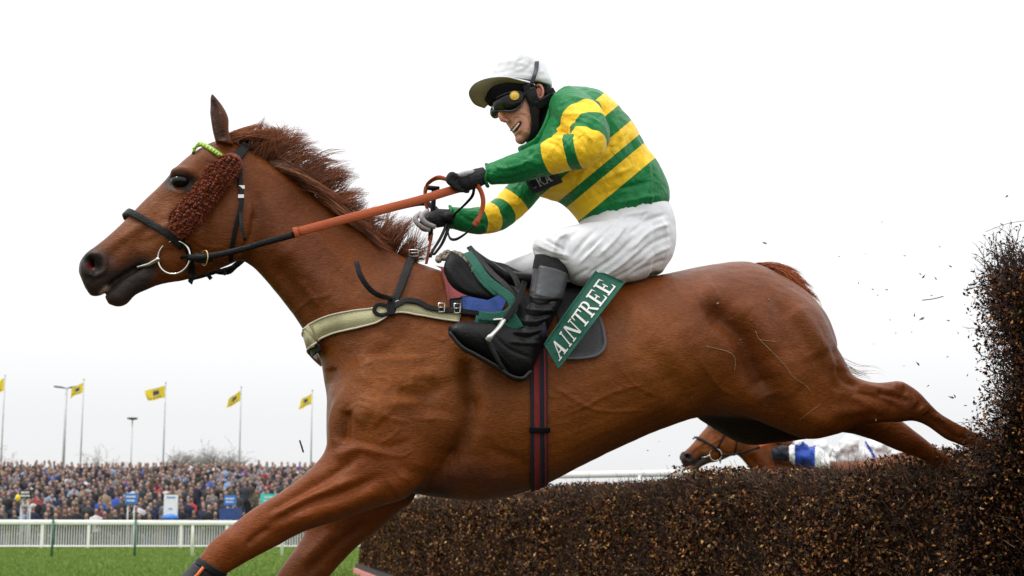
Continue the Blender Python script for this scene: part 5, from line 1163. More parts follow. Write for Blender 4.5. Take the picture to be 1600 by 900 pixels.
def pick(f, a, b_):
    q = N('ShaderNodeMix'); q.data_type = 'FLOAT'; L(f, q.inputs[0]); L(a, q.inputs[2]); L(b_, q.inputs[3]); return q
pk1 = pick(mg.outputs[0], bo_, ba); m2 = pick(mg2.outputs[0], pk1.outputs[0], bf)
cm_ = N('ShaderNodeMix'); cm_.data_type = 'RGBA'; cm_.inputs[6].default_value = SILKG + (1,); cm_.inputs[7].default_value = SILKY + (1,); L(m2.outputs[0], cm_.inputs[0]); L(cm_.outputs[2], b.inputs['Base Color'])
def axis_param(V, nodes, vals, rads):
    """nearest point on a 3-D polyline: normalised distance and interpolated value"""
    P = np.array([tuple(p) for p in nodes]); best = np.full(len(V), 1e9); val = np.zeros(len(V))
    for i in range(len(P) - 1):
        a = P[i]; d = P[i + 1] - a; t = np.clip(((V - a) @ d) / (d @ d), 0, 1); D = np.linalg.norm(V - a - t[:, None] * d, axis=1) / (rads[i] * (1 - t) + rads[i + 1] * t)
        m_ = D < best; best[m_] = D[m_]; val[m_] = (vals[i] * (1 - t) + vals[i + 1] * t)[m_]
    return best, val
jockey = empty('person', H(960, 400, 0), 'jockey crouched over the leaping horse in green and yellow hooped silks and white cap', 'person')
# --- jacket
jm = MB()
loft(jm, [(858, 160, 838, 205, .06, 0), (872, 149, 833, 222, .1, 0), (892, 139, 824, 250, .165, 0), (920, 142, 822, 272, .2, 0), (942, 152, 830, 288, .21, 0), (966, 173, 842, 302, .2, 0), (988, 199, 860, 309, .185, 0), (1006, 231, 878, 315, .175, 0),
          (1026, 260, 892, 327, .165, 0), (1040, 288, 902, 338, .16, 0), (1043, 312, 908, 346, .158, 0), (1040, 324, 914, 349, .15, 0)], ring=36, e=2.2)
NS = [H(*p) for p in ((762, 273, -.13), (800, 265, -.16), (840, 252, -.215), (880, 240, -.275), (912, 232, -.31), (922, 208, -.27), (905, 182, -.19), (884, 162, -.1))]
NR = [.037, .05, .058, .064, .066, .072, .078, .07]
q_ = curve3(NS, 5); rr_ = list(np.interp(np.linspace(0, 7, len(q_)), range(8), NR)); jm.tube(q_, rr_, 20)
FS = [H(*p) for p in ((702, 340, .1), (742, 345, .13), (775, 338, .17), (800, 318, .2), (826, 290, .2), (852, 255, .17), (875, 220, .12))]
FR = [.038, .049, .058, .062, .062, .066, .07]
q_ = curve3(FS, 5); rr_ = list(np.interp(np.linspace(0, 6, len(q_)), range(7), FR)); jm.tube(q_, rr_, 20)
V, F = remesh(jm, .0052); E = edges_of(F)
dn, tn = axis_param(V, NS, [0, 40, 80, 120, 158, 188, 216, 240], NR); df, tf = axis_param(V, FS, [0, 42, 73, 105, 143, 185, 225], FR)
def jn(poly, r):
    d, t = pdist(proj(V), poly); return np.exp(-(d / r) ** 2)
V = smooth(V, E, 5); V = smooth(V, E, 16, np.clip(jn([(880, 160), (930, 170), (935, 215), (900, 250)], 16), 0, 1), mu=0)
WR = [  # folds: torso
    ([(890, 150), (925, 160), (950, 185)], 5, 6), ([(940, 165), (955, 200), (950, 235)], 6, -7), ([(960, 190), (975, 235), (960, 280)], 6, 6), ([(985, 210), (995, 250), (985, 300)], 7, -6), ([(1010, 245), (1015, 285), (1005, 318)], 6, 7),
    ([(870, 280), (920, 265), (960, 240)], 5, -6), ([(880, 300), (930, 285), (985, 262)], 6, 6), ([(900, 320), (950, 300), (1010, 285)], 5, -6), ([(905, 332), (960, 318), (1030, 305)], 5, 6), ([(930, 338), (945, 325)], 3, 5), ([(960, 333), (970, 318)], 3, 5), ([(990, 330), (996, 312)], 3, 5), ([(1015, 324), (1018, 306)], 3, 5),
    ([(975, 332), (982, 315)], 2.5, -6), ([(1003, 327), (1008, 308)], 2.5, -6), ([(945, 336), (955, 320)], 2.5, -6), ([(920, 255), (905, 285), (895, 310)], 6, 6), ([(850, 285), (880, 275), (900, 262)], 5, -7),
    # near sleeve
    ([(775, 262), (800, 262), (830, 250)], 4, 5), ([(770, 282), (800, 278), (835, 266)], 4, -5), ([(845, 220), (870, 228), (885, 248)], 4, -6), ([(858, 212), (885, 222), (898, 246)], 4, 7), ([(872, 204), (900, 212), (912, 234)], 4, -9), ([(882, 196), (908, 203), (925, 222)], 4, 8), ([(888, 188), (915, 193), (934, 206)], 3.5, -8), ([(880, 178), (910, 180), (936, 192)], 4, 6),
    ([(870, 170), (890, 160), (915, 160)], 5, -5), ([(768, 268), (772, 290)], 3, 5), ([(778, 264), (782, 288)], 3, -5), ([(765, 285), (774, 296)], 3, 6),
    # far sleeve
    ([(715, 330), (735, 345), (760, 350)], 4, -5), ([(745, 330), (755, 350), (760, 365)], 4, 5), ([(770, 318), (785, 335), (795, 345)], 4, -6), ([(785, 300), (800, 318), (812, 326)], 4, 5), ([(800, 292), (815, 305), (825, 312)], 3, -5), ([(845, 205), (838, 230), (825, 245)], 5, -6), ([(820, 235), (850, 225), (870, 205)], 5, 5)]
V = sculpt(V, F, [(a, b_ * .62, c_ * 1.3) for a, b_, c_ in WR])
Nn = normals(V, F); V = V + Nn * np.array([.0035 * noise.noise(Vector((p[0] * 14, p[1] * 9, p[2] * 14))) + .002 * noise.noise(Vector((p[0] * 38, p[1] * 20, p[2] * 30))) for p in V])[:, None]
V = smooth(V, E, 1); Qp = proj(V)
is_n = (dn < 1.22) & (tn < 222) & (dn < df); is_f = (df < 1.25) & (tf < 172) & (~is_n)
def blur(a, it=3):
    n = len(V); deg = np.bincount(E.ravel(), minlength=n)
    for _ in range(it): a = .4 * a + .6 * (np.bincount(E[:, 0], a[E[:, 1]], n) + np.bincount(E[:, 1], a[E[:, 0]], n)) / deg
    return a
u_ = .64 * Qp[:, 0] + .77 * Qp[:, 1]
skin_obj('jacket', V, F, SILK, jockey, attrs={'torso_u': u_, 'sleeve_near': tn, 'sleeve_far': tf, 'is_sleeve': blur(is_n.astype(float), 4), 'is_far': blur(is_f.astype(float), 4)})
JB = bvh_of(V, F[~((is_n[F].any(1)) | (is_f[F].any(1)))])
# collar and cuffs
SG = cloth_mat('green_silk', SILKG)
mb = MB(); P = free([(820, 246, .05), (815, 238, -.02), (826, 233, -.07), (843, 222, -.1), (856, 200, -.11), (865, 174, -.1)]); mb.tube(P, 1, 10, flat=(.045, .016), up=Vector((-.4, -.3, 1))); mb.build('collar', SG, jockey)
mb = MB(); c = H(761, 274, -.13); P = [c + Vector((.004 * math.sin(a * 3), math.cos(a) * .036, math.sin(a) * .040)) for a in [2 * math.pi * k / 24 for k in range(25)]]; mb.tube(P, .0055, 6, cap=False); mb.build('cuff', SG, jockey)
mb = MB(); c = H(704, 339, .1); P = [c + Vector((.004 * math.sin(a * 3), math.cos(a) * .037, math.sin(a) * .040)) for a in [2 * math.pi * k / 24 for k in range(25)]]; mb.tube(P, .0055, 6, cap=False); mb.build('cuff', SG, jockey)
# sponsor patch on the chest
PATC = pmat('dark_sponsor_patch', (.02, .03, .028), rough=.6); TXT = pmat('patch_lettering', (.6, .58, .6), rough=.7)
def SJ(px, py, off):
    d = (at(px, py, 5.4) - ORG).normalized(); h, n, i, _ = JB.ray_cast(ORG, d)
    return (h + n * off) if h else H(px, py, -.1)
def fchest(u, v, lift): # u along reading direction, v from baseline up
    return SJ(832 + 34 * u - 10 * v + 2, 296 - 14 * u - 18 * v, .003 + lift)
mb = MB(); n = 8; mb.add([fchest(-.15 + 1.4 * i / n, -.3 + 1.7 * j / n, 0) for i in range(n + 1) for j in range(n + 1)], [(i * (n + 1) + j, (i + 1) * (n + 1) + j, (i + 1) * (n + 1) + j + 1, i * (n + 1) + j + 1) for i in range(n) for j in range(n)])
po = mb.build('chest_patch', PATC, jockey); lettering('CRA', fchest, TXT, po, .0, .95, .05, .95, lift=.002)

# --- breeches
WHB = cloth_mat('white_breeches_nylon', (.72, .72, .75), rough=.5, spec=.2, b1=.14, b2=.06)
bm_ = MB()
loft(bm_, [(1036, 312, 916, 340, .14, 0), (1046, 325, 905, 350, .155, 0), (1052, 348, 898, 380, .168, 0), (1053, 374, 905, 410, .172, 0), (1048, 402, 935, 430, .16, 0), (1032, 428, 970, 438, .12, 0)], ring=34, e=2.3)
loft(bm_, [(1010, 340, 1010, 436, .11, -.08), (975, 342, 980, 442, .1, -.13), (940, 346, 946, 446, .098, -.17), (905, 350, 912, 448, .092, -.2), (876, 357, 893, 440, .086, -.22), (852, 364, 880, 424, .078, -.235), (837, 374, 862, 412, .06, -.24), (832, 386, 846, 402, .035, -.24)], ring=28, e=2.2)
loft(bm_, [(850, 366, 892, 372, .075, -.23), (835, 378, 893, 392, .074, -.23), (834, 392, 889, 407, .068, -.235), (837, 402, 885, 414, .06, -.24)], ring=24)
loft(bm_, [(960, 352, 960, 436, .1, .1), (900, 368, 905, 440, .09, .14), (855, 386, 862, 444, .08, .17), (820, 398, 832, 446, .07, .18), (800, 406, 808, 440, .05, .18), (786, 412, 792, 430, .03, .18)], ring=24)
V, F = remesh(bm_, .0052); E = edges_of(F); V = smooth(V, E, 12, mu=-.3)
BW = [([(1040, 335), (1010, 345), (985, 365)], 4, -8), ([(1045, 350), (1015, 362), (985, 390)], 4, 8), ([(1048, 368), (1020, 380), (990, 405)], 4, -8), ([(1048, 385), (1020, 398), (1000, 415)], 4, 7), ([(1042, 405), (1015, 415), (985, 430)], 4, -7), ([(1035, 342), (1044, 375), (1040, 405)], 4, 5),
      ([(980, 350), (960, 375), (935, 400)], 4, 8), ([(965, 345), (945, 368), (915, 395)], 4, -9), ([(955, 358), (930, 385), (905, 412)], 3.5, 8), ([(940, 352), (915, 375), (895, 400)], 4, -7), ([(990, 372), (960, 402), (920, 430)], 4, -9), ([(1000, 388), (968, 415), (935, 436)], 4, 8), ([(1010, 404), (980, 425), (950, 440)], 3.5, -7),
      ([(905, 360), (885, 378), (880, 400)], 4, -6), ([(890, 362), (870, 375), (866, 395)], 4, 7), ([(850, 372), (865, 382), (884, 390)], 3, -7), ([(838, 382), (860, 392), (888, 400)], 3, 6), ([(836, 392), (860, 402), (886, 408)], 2.5, -6), ([(920, 420), (900, 432), (892, 440)], 4, -6), ([(1000, 345), (1010, 330)], 3, -5), ([(960, 343), (985, 335), (1015, 330)], 3, 5)]
V = sculpt(V, F, [(a, b_ * .75, c_ * 1.0) for a, b_, c_ in BW])
Nn = normals(V, F); V = V + Nn * np.array([0.0025 * noise.noise(Vector(((p[0] + p[2]) * 20, p[1] * 9, (p[2] - p[0]) * 7))) + 0.0005 * noise.noise(Vector((p[0] * 45, p[1] * 20, p[2] * 38))) for p in V])[:, None]
V = smooth(V, E, 1); skin_obj('breeches', V, F, WHB, jockey)
# --- boots
BOOT = pmat('boot_leather', (.005, .005, .0055), rough=.36, var=.25, bump=.25, bscale=150, spec=.22); SOCK = pmat('boot_top_rib', (.008, .008, .010), rough=.9, bump=.5, bscale=200); SHAFT = pmat('boot_shaft', (.045, .047, .052), rough=.38, var=.15, bump=.15)
def limb(name, rows, m, vox=.0045, its=8, strokes=(), ring=24, e=2.1, namp=.0012):
    q = MB()
    for R_ in rows: loft(q, R_, ring=ring, e=e)
    V, F = remesh(q, vox); E = edges_of(F); V = smooth(V, E, its, mu=-.35)
    if strokes: V = sculpt(V, F, strokes)
    Nn = normals(V, F); V = V + Nn * np.array([namp * noise.noise(Vector((p[0] * 30, p[1] * 22, p[2] * 30))) for p in V])[:, None]
    return skin_obj(name, smooth(V, E, 1), F, m, jockey)
limb('boot_top', [[(836, 396, 889, 410, .052, -.24), (834, 408, 888, 423, .056, -.245), (832, 422, 886, 438, .054, -.25)]], SOCK)
limb('boot_shaft', [[(834, 414, 888, 430, .055, -.25), (831, 432, 884, 449, .056, -.255), (828, 452, 879, 468, .054, -.265), (822, 470, 870, 484, .05, -.275)]], SHAFT, strokes=[([(840, 408), (836, 440), (832, 465)], 2.5, -3)])
bw = []
for k, (x0, y0, x1, y1) in enumerate([(826, 448, 880, 462), (824, 458, 874, 470), (820, 468, 870, 480), (817, 478, 866, 486), (813, 488, 862, 495), (811, 496, 858, 503), (806, 506, 854, 510), (803, 514, 848, 520), (800, 522, 844, 528), (796, 530, 842, 536)]):
    bw.append(([(x0, y0 + 4 * (k % 2)), ((x0 + x1) / 2, (y0 + y1) / 2 + 3), (x1, y1 - 4 * (k % 3))], 2.6, 5.5 if k % 2 else -6.5))
limb('boot', [[(828, 452, 880, 468, .05, -.265), (820, 472, 869, 490, .052, -.28), (811, 495, 857, 513, .05, -.29), (804, 516, 848, 536, .048, -.3), (802, 540, 842, 552, .044, -.305), (806, 566, 834, 574, .034, -.31)],
              [(838, 530, 828, 586, .03, -.31), (818, 510, 812, 590, .041, -.31), (795, 506, 795, 586, .043, -.31), (772, 504, 772, 570, .046, -.315), (745, 503, 742, 554, .05, -.32), (722, 503, 720, 541, .046, -.325), (706, 507, 706, 527, .032, -.325), (700, 512, 701, 520, .014, -.325)]],
     BOOT, its=7, strokes=bw + [([(770, 522), (795, 545), (830, 560)], 2.2, -3), ([(745, 515), (800, 575)], 2, 2)])
m = MB(); P = free([(703, 521, -.325), (722, 543, -.335), (745, 556, -.34), (773, 572, -.34), (797, 588, -.335), (815, 592, -.33), (827, 584, -.325)]); m.tube(P, 1, 10, flat=(.075, .012), up=[Vector((0, -1, 0))] * len(P)); m.build('boot_sole', pmat('boot_sole', (.005, .005, .005), rough=.7), jockey)
# far boot: toe and shin beyond the horse
limb('far_boot', [[(806, 436, 850, 440, .05, .2), (800, 470, 845, 480, .05, .27), (790, 520, 830, 540, .05, .33), (785, 560, 815, 570, .04, .35)], [(820, 540, 815, 590, .04, .35), (760, 515, 760, 570, .045, .35), (715, 510, 712, 535, .03, .35)]], BOOT)

# --- body: head with face, neck and the trunk and limbs the clothes cover, one continuous surface
SKIN = pmat('weathered_skin', (.58, .27, .19), rough=.5, var=.1, scale=25, bump=.3, bscale=90, spec=.4, attr='col')
hm = MB()
FDY = -.02
loft(hm, [(778, 100, 836, 102, .06, 0), (768, 118, 850, 118, .078, 0), (769, 140, 856, 138, .08, 0), (773, 158, 854, 156, .077, -.0), (779, 172, 850, 170, .072, -.01), (787, 185, 845, 183, .068, -.012), (793, 194, 841, 192, .064, -.015),
          (801, 205, 837, 202, .058, -.018), (808, 214, 833, 211, .05, -.02), (813, 221, 828, 219, .032, -.02)], ring=30, n=6)
mb = hm
def hp(px, py, off): return H(px, py, off)
mb.tube(curve3([hp(784, 160, -.03), hp(783, 172, -.036), hp(783, 181, -.04), hp(787, 188, -.042)], 5), list(np.linspace(.009, .0125, 16)), 12)     # nose
mb.ball(hp(785.5, 187, -.042), (.010, .013, .0085), 12, 8); mb.ball(hp(792, 188.5, -.055), (.0085, .008, .007), 10, 8); mb.ball(hp(788, 189, -.028), (.0085, .008, .007), 10, 8)
mb.ball(hp(814, 217, -.028), (.022, .026, .02), 12, 8)                                    # chin
mb.ball(hp(812, 178, -.066), (.026, .018, .024), 12, 8)                                   # cheekbone
mb.tube(curve3([hp(798, 204, -.03), hp(801, 198, -.058), hp(810, 189, -.07)], 5), .005, 8); mb.tube(curve3([hp(804, 211, -.03), hp(810, 206, -.058), hp(816, 196, -.069)], 5), .0055, 8)   # lips
mb.tube([H(845, 165, 0), H(858, 180, 0), H(885, 200, 0), H(930, 250, 0), H(980, 330, 0), H(990, 380, 0)], [.06, .06, .09, .12, .12, .12], 16)
for c_, rd in ((NS, NR), (FS, FR)): mb.tube(curve3(c_, 4), list(np.interp(np.linspace(0, len(c_) - 1, 4 * (len(c_) - 1) + 1), range(len(c_)), [r_ * .72 for r_ in rd])), 12)
for sy, pts in ((-1, [(985, 380, -.05), (930, 398, -.16), (870, 390, -.225), (856, 420, -.245), (845, 480, -.285), (825, 540, -.3)]), (1, [(985, 385, .05), (900, 405, .14), (830, 420, .18), (825, 470, .25), (805, 540, .33)])): mb.tube([H(*p) for p in pts], [.08, .07, .055, .04, .035, .03][:len(pts)], 12)
V, F = remesh(hm, .0042); E = edges_of(F); V = smooth(V, E, 4)
V = smooth(V, E, 10, np.clip(np.exp(-(np.hypot(*(proj(V) - np.array([800, 180])).T) / 30) ** 2), 0, 1) * .35, mu=0)
V = sculpt(V, F, [([(802, 206), (806.5, 201), (813, 192)], 2.5, -13), ([(801, 187), (809, 184), (820, 188), (824, 198)], 2, -4), ([(806, 180), (818, 180), (829, 190), (832, 203)], 2.2, -4.5), ([(812, 184), (822, 190), (826, 202)], 2.4, 3.5), ([(822, 170), (834, 180), (838, 195)], 2, -3), ([(808, 210), (815, 207)], 2, -3), ([(820, 205), (828, 210)], 3, 3), ([(791, 190)], 2, -3)])
Qp = proj(V); C = np.tile(np.array((.64, .30, .21)), (len(V), 1))
def pb(c, poly, r, k):
    global C
    d, t = pdist(Qp, poly); m_ = np.clip(k * np.exp(-(d / r) ** 2), 0, 1)[:, None]; C = C * (1 - m_) + np.array(c) * m_
pb((.05, .012, .01), [(802, 206), (806.5, 201), (813, 192)], 2.5, 1.3); pb((.42, .13, .1), [(799, 203), (802, 197), (810, 189)], 1.6, .6); pb((.42, .13, .1), [(805, 210), (810, 206), (816, 196)], 1.6, .6); pb((.5, .17, .12), [(786, 186)], 6, .6); pb((.26, .11, .085), [(820, 218), (832, 200)], 9, .5)
body = skin_obj('body', V, F, SKIN, jockey, colors=C); BB = bvh_of(V, F)
TEETH = pmat('teeth', (.8, .75, .64), rough=.3, var=.05)
m = MB(); P = curve3([H(801.8, 204.2, -.05), H(805.2, 199.6, -.0605), H(811.2, 192.4, -.068)], 5); m.tube(P, 1, 8, flat=(.0062, .004), up=Vector((-.5, -.2, .9))); m.build('teeth', TEETH, jockey)
# ear
m = MB(); c = H(841, 143, -.088)
P = [c + Vector((math.cos(a) * .013 + .004, -.004 * math.cos(a), math.sin(a) * .024 - .004 * math.cos(a))) for a in np.linspace(-2.3, 2.4, 18)]; m.tube(P, .0048, 8); m.ball(c + Vector((0, .008, -.002)), (.012, .006, .02), 10, 8); m.ball(c + Vector((-.006, 0, -.024)), (.007, .005, .007), 8, 6)
EAR = pmat('flushed_ear', (.5, .2, .14), rough=.5, var=.1); m.build('ear', EAR, jockey)
# --- helmet, cap, peak, harness, goggles
CAP = cloth_mat('white_cap_silk', (.82, .82, .87), rough=.55, spec=.15, b1=.1, b2=.05); PKU = pmat('peak_underside', (.42, .39, .30), rough=.6); BKH = pmat('black_helmet_lining', (.004, .004, .0045), rough=.7, var=.3, bump=.2, spec=.12); HAR = pmat('harness_leather', (.009, .009, .010), rough=.5, bump=.25, bscale=140, spec=.18)
helm = empty('helmet', H(808, 120, 0), None, None); helm.parent = jockey; helm.location = H(808, 120, 0) - jockey.location
q = MB(); loft(q, [(798, 77, 812, 77, .03, 0), (784, 80, 826, 83, .068, 0), (771, 89, 840, 92, .09, 0), (762, 102, 851, 105, .102, 0), (755, 116, 859, 122, .105, 0), (753, 125, 862, 133, .105, 0), (756, 131, 861, 139, .1, 0)], ring=36, e=2.2, n=6)
V, F = remesh(q, .005); E = edges_of(F); V = smooth(V, E, 8); Qp = proj(V)
V = sculpt(V, F, [(a_, r_ * 1.2, m_ * .5) for a_, r_, m_ in [([(756, 120), (800, 112), (858, 118)], 2.5, -4), ([(770, 100), (800, 96), (830, 104)], 2.5, 4), ([(778, 108), (790, 92)], 2.5, -4), ([(800, 108), (810, 90)], 2.2, 4), ([(818, 112), (832, 98)], 2.2, -4), ([(836, 118), (850, 110)], 2.2, 4), ([(840, 128), (858, 128)], 2, -4), ([(790, 116), (820, 106)], 2, 4), ([(834, 124), (828, 92)], 2, -3), ([(775, 112), (770, 104)], 2, 3), ([(805, 98), (818, 92)], 1.6, -4)]])
Nn = normals(V, F); V = V + Nn * np.array([0.0008 * noise.noise(Vector((p[0] * 22, p[1] * 16, p[2] * 22))) for p in V])[:, None]
def put2(o, part):     # child of the helmet, mesh kept in world coordinates
    o.parent = part; o.location = -(part.location + part.parent.location); return o
put2(skin_obj('cap_cover', V, F, CAP, None), helm)
outer = [(834, 131, -.1), (815, 126, -.112), (790, 120, -.115), (762, 122, -.1), (742, 130, -.075), (733, 142, -.035), (734, 152, .01), (742, 163, .05), (757, 169, .075)]
inner = [(836, 134, -.09), (815, 131, -.097), (792, 129, -.095), (772, 134, -.08), (763, 142, -.055), (760, 150, -.02), (761, 157, .015), (765, 162, .05), (770, 165, .07)]
O_ = free(outer, 5); I_ = free(inner, 5); m = MB(); n = len(O_)
for i in range(n):
    o_, i_ = O_[i], I_[i]; mid = (o_ + i_) / 2 + Vector((-.004, 0, .006))
    m.v += [tuple(i_ + Vector((0, 0, .004))), tuple(mid + Vector((0, 0, .005))), tuple(o_ + Vector((0, 0, .0025))), tuple(o_ - Vector((0, 0, .0015))), tuple(mid), tuple(i_)]
for i in range(n - 1):
    for j in range(6): a = i * 6 + j; b2 = i * 6 + (j + 1) % 6; m.f.append((a, b2, b2 + 6, a + 6)); m.m.append(1 if j in (3, 4) else 0)
m.f += [tuple(range(6)), tuple((n - 1) * 6 + j for j in reversed(range(6)))]; m.m += [0, 0]
put2(m.build('peak', None, None, mats=[CAP, PKU]), helm)
q = MB(); loft(q, [(756, 126, 852, 130, .096, 0), (753, 140, 856, 146, .094, 0), (758, 154, 852, 150, .088, 0), (764, 163, 835, 154, .08, 0)], ring=30, e=2.2); V, F = remesh(q, .005); V = smooth(V, edges_of(F), 5); put2(skin_obj('helmet_lining', V, F, BKH, None), helm)
def hs_(name, pts, w_, m_, th=.006, up=None):
    q = MB(); P = free(pts, 6); q.tube(P, 1, 10, flat=(w_ / 440, th), up=up or [Vector((.9, -.2, .5))] * len(P)); return put2(q.build(name, m_, None), helm)
hs_('ear_strap', [(822, 132, -.1), (827, 150, -.098), (833, 166, -.095), (836, 184, -.088), (836, 202, -.075), (830, 220, -.05), (822, 229, -.02), (818, 228, .02)], 13, HAR, .008)
hs_('ear_strap', [(858, 140, -.09), (862, 150, -.092), (852, 158, -.098), (838, 166, -.1)], 15, HAR, .01, up=[Vector((.3, -.2, .9))] * 19)
hs_('ear_guard', [(828, 138, -.1), (832, 152, -.102), (838, 162, -.1)], 18, HAR, .012)
hs_('cap_ribbon', [(831, 130, -.112), (835, 118, -.116), (838, 108, -.108), (839, 96, -.1)], 7, pmat('navy_ribbon', (.008, .006, .025), rough=.5), .003, up=[Vector((1, -.3, 0))] * 19)
# neck scarf
q = MB(); loft(q, [(834, 150, 862, 140, .07, 0), (834, 172, 864, 158, .075, 0), (832, 196, 868, 176, .08, 0), (828, 220, 872, 196, .085, 0), (834, 236, 880, 214, .08, 0)], ring=24); V, F = remesh(q, .006); V = smooth(V, edges_of(F), 5); skin_obj('neck_scarf', V, F, BKH, jockey)
# goggles
gg = empty('goggles', (0, 0, 0)); gg.parent = jockey; gg.location = H(797, 160, -.08) - jockey.location
GB = pmat('black_goggle', (.003, .003, .004), rough=.14, var=0, spec=.3); GFR = pmat('goggle_frame', (.01, .01, .012), rough=.5); YD = pmat('yellow_goggle_disc', (.72, .46, .06), rough=.45, var=.05)
def gput(o): return put2(o, gg)
rows = [(768, 158, 771, 174, .02, -.005), (773, 155, 778, 173, .02, -.03), (782, 150, 787, 173, .017, -.062), (792, 146, 797, 174, .015, -.08), (803, 143, 806, 171, .014, -.09), (812, 144, 813, 165, .011, -.094), (818, 147, 818, 158, .006, -.094)]
q = MB(); loft(q, rows, ring=20, e=2.6); V, F = remesh(q, .0035); V = smooth(V, edges_of(F), 4); gput(skin_obj('lens', V, F, GB, None))
for a in (0, 1):
    q = MB(); P = curve3([H(r_[2 * a], r_[2 * a + 1], r_[5] - r_[4] * .7) for r_ in rows], 4); q.tube(P, .0035, 8); gput(q.build('frame', GFR, None))
q = MB(); q.ball(H(774, 175, .03), (.021, .03, .024), 14, 10); gput(q.build('lens', pmat('teal_tinted_lens', (.01, .03, .035), rough=.1, var=0, spec=.8), None))
q = MB(); P = free([(814, 152, -.098), (824, 146, -.1), (834, 140, -.1)]); q.tube(P, 1, 8, flat=(.02, .004), up=[Vector((.3, -.2, 1))] * len(P)); gput(q.build('strap', HAR, None))
c = H(804, 149.5, -.112); q = MB(); q.ball(c, (.0145, .004, .0145), 18, 8); do = gput(q.build('disc', YD, None))
q = MB(); q.tube([c + Vector((math.cos(a) * .0155, -.001, math.sin(a) * .0155)) for a in np.linspace(0, 6.283, 25)], .0014, 6, cap=False); gput(q.build('disc_rim', YD, None))

# --- gloved hands: palm, four curled fingers, thumb
GLV = pmat('black_glove', (.008, .008, .011), rough=.75, var=.3, bump=.5, bscale=160); GLW = pmat('white_glove_patch', (.62, .6, .66), rough=.75, bump=.3); GLG = pmat('pale_rubber_wrap', (.36, .34, .34), rough=.6, bump=.3)
def glove(name, wrist, palm, ax, kn, curl, r0=.0105, patch=None, wrap=None):
    """wrist, palm: points; ax: direction along which the knuckles line up (index to little); kn: direction wrist->knuckles; curl: direction fingers close to"""
    q = MB(); ax = ax.normalized(); kn = kn.normalized(); cu = curl.normalized()
    q.tube(curve3([wrist, wrist.lerp(palm, .55), palm], 4), list(np.linspace(.031, .036, 9)), 14)
    q.ball(palm, (.04, .03, .034), 16, 12, R=Matrix((ax, kn.cross(ax).normalized(), kn)).transposed() if abs(ax.dot(kn)) < .5 else None)
    tips = []
    for k, (ln, dr) in enumerate(((.92, -.030), (1.02, -.010), (.97, .010), (.8, .029))):
        b0 = palm + ax * dr + kn * .018; b1 = b0 + kn * .022 * ln - cu * .004; b2 = b1 + kn * .012 * ln + cu * .026 * ln; b3 = b2 - kn * .018 * ln + cu * .014 * ln; b4 = b3 - kn * .017 * ln - cu * .002
        q.tube(curve3([b0, b1, b2, b3, b4], 4), list(np.linspace(r0 * 1.12, r0 * .82, 17)), 10); tips.append((b1, b2, b3))
    t0 = wrist.lerp(palm, .6) - ax * .03; t1 = t0 - ax * .012 + kn * .02 + cu * .012; t2 = t1 + kn * .024 + cu * .014 + ax * .004; t3 = t2 + kn * .014 + cu * .008 + ax * .012
    q.tube(curve3([t0, t1, t2, t3], 4), list(np.linspace(.014, .0095, 13)), 10)
    V, F = remesh(q, .0026); E = edges_of(F); V = smooth(V, E, 3); return skin_obj(name, V, F, GLV, jockey), tips
W1, P1 = H(758, 274, -.13), H(730, 282, -.135)
g1, t1 = glove('glove', W1, P1, Vector((-.75, -.5, .18)), Vector((-.72, -.38, .1)), Vector((-.12, .15, -1)))
W2, P2 = H(703, 340, .1), H(681, 341, .095)
g2_, t2_ = glove('glove', W2, P2, Vector((-.25, -.75, -.35)), Vector((-.9, -.15, -.15)), Vector((.0, .1, -1)))
q = MB(); q.ball(H(727, 271, -.15), (.034, .022, .0145), 16, 10, R=Matrix.Rotation(-.25, 3, 'Y')); q.build('glove_patch', GLW, g1) if False else put(q.build('glove_patch', GLW, None), jockey)
q = MB(); q.tube(curve3([H(658, 333, .06), H(649, 341, .05), H(655, 352, .045), H(672, 360, .05)], 4), list(np.linspace(.010, .0085, 13)), 10); q.build('gloved_finger', GLG, jockey)
q = MB(); q.tube(curve3([H(668, 330, .055), H(659, 338, .042), H(665, 348, .04), H(680, 355, .05)], 4), list(np.linspace(.0105, .009, 13)), 10); q.build('gloved_finger', GLG, jockey)
# ------------------------------------------------------------------ the next horse and riders, rising behind the fence
def carried(src, scale_px, ax, ay, bx, by, Y):
    """a function that moves a world point from the big horse to a second one whose picture is scale_px as large, anchor (ax,ay)->(bx,by)"""
    A = H(ax, ay, 0); B = at(bx, by, Y); return B - A
AY = 14.9
D2 = carried(None, .35, 142, 414, 1070, 714, AY)
h2 = empty('horse', horse.location + D2, 'chestnut rival horse, only its head and neck showing above the far side of the fence', 'horse')
def copy_child(o, par, mat=None):
    c = o.copy(); COL.objects.link(c); c.parent = par
    if mat: c.data = o.data.copy(); c.data.materials[0] = mat
    for ch in o.children: copy_child(ch, c)
    return c
for ch in list(horse.children):
    if ch.name.split('.')[0] in ('body', 'eye', 'mane', 'forelock', 'hoof'): copy_child(ch, h2)
b2 = empty('bridle', br.location + D2, 'plain black bridle on the rival horse behind the fence', 'bridle')
for ch in list(br.children):
    if ch.name.split('.')[0] in ('noseband', 'headpiece', 'cheek_strap', 'throat_latch', 'bit_ring', 'mouthpiece', 'curb_strap'): copy_child(ch, b2)
r2 = empty('reins', rn.location + D2, 'orange-gripped reins of the rival horse, low over the fence top', 'reins')
for ch in list(rn.children):
    if ch.name.split('.')[0] in ('leather_rein', 'rubber_grip', 'grip_end'): copy_child(ch, r2)
def A2(px, py, dy=0): return at(px, py + 9, 15.0 + dy)
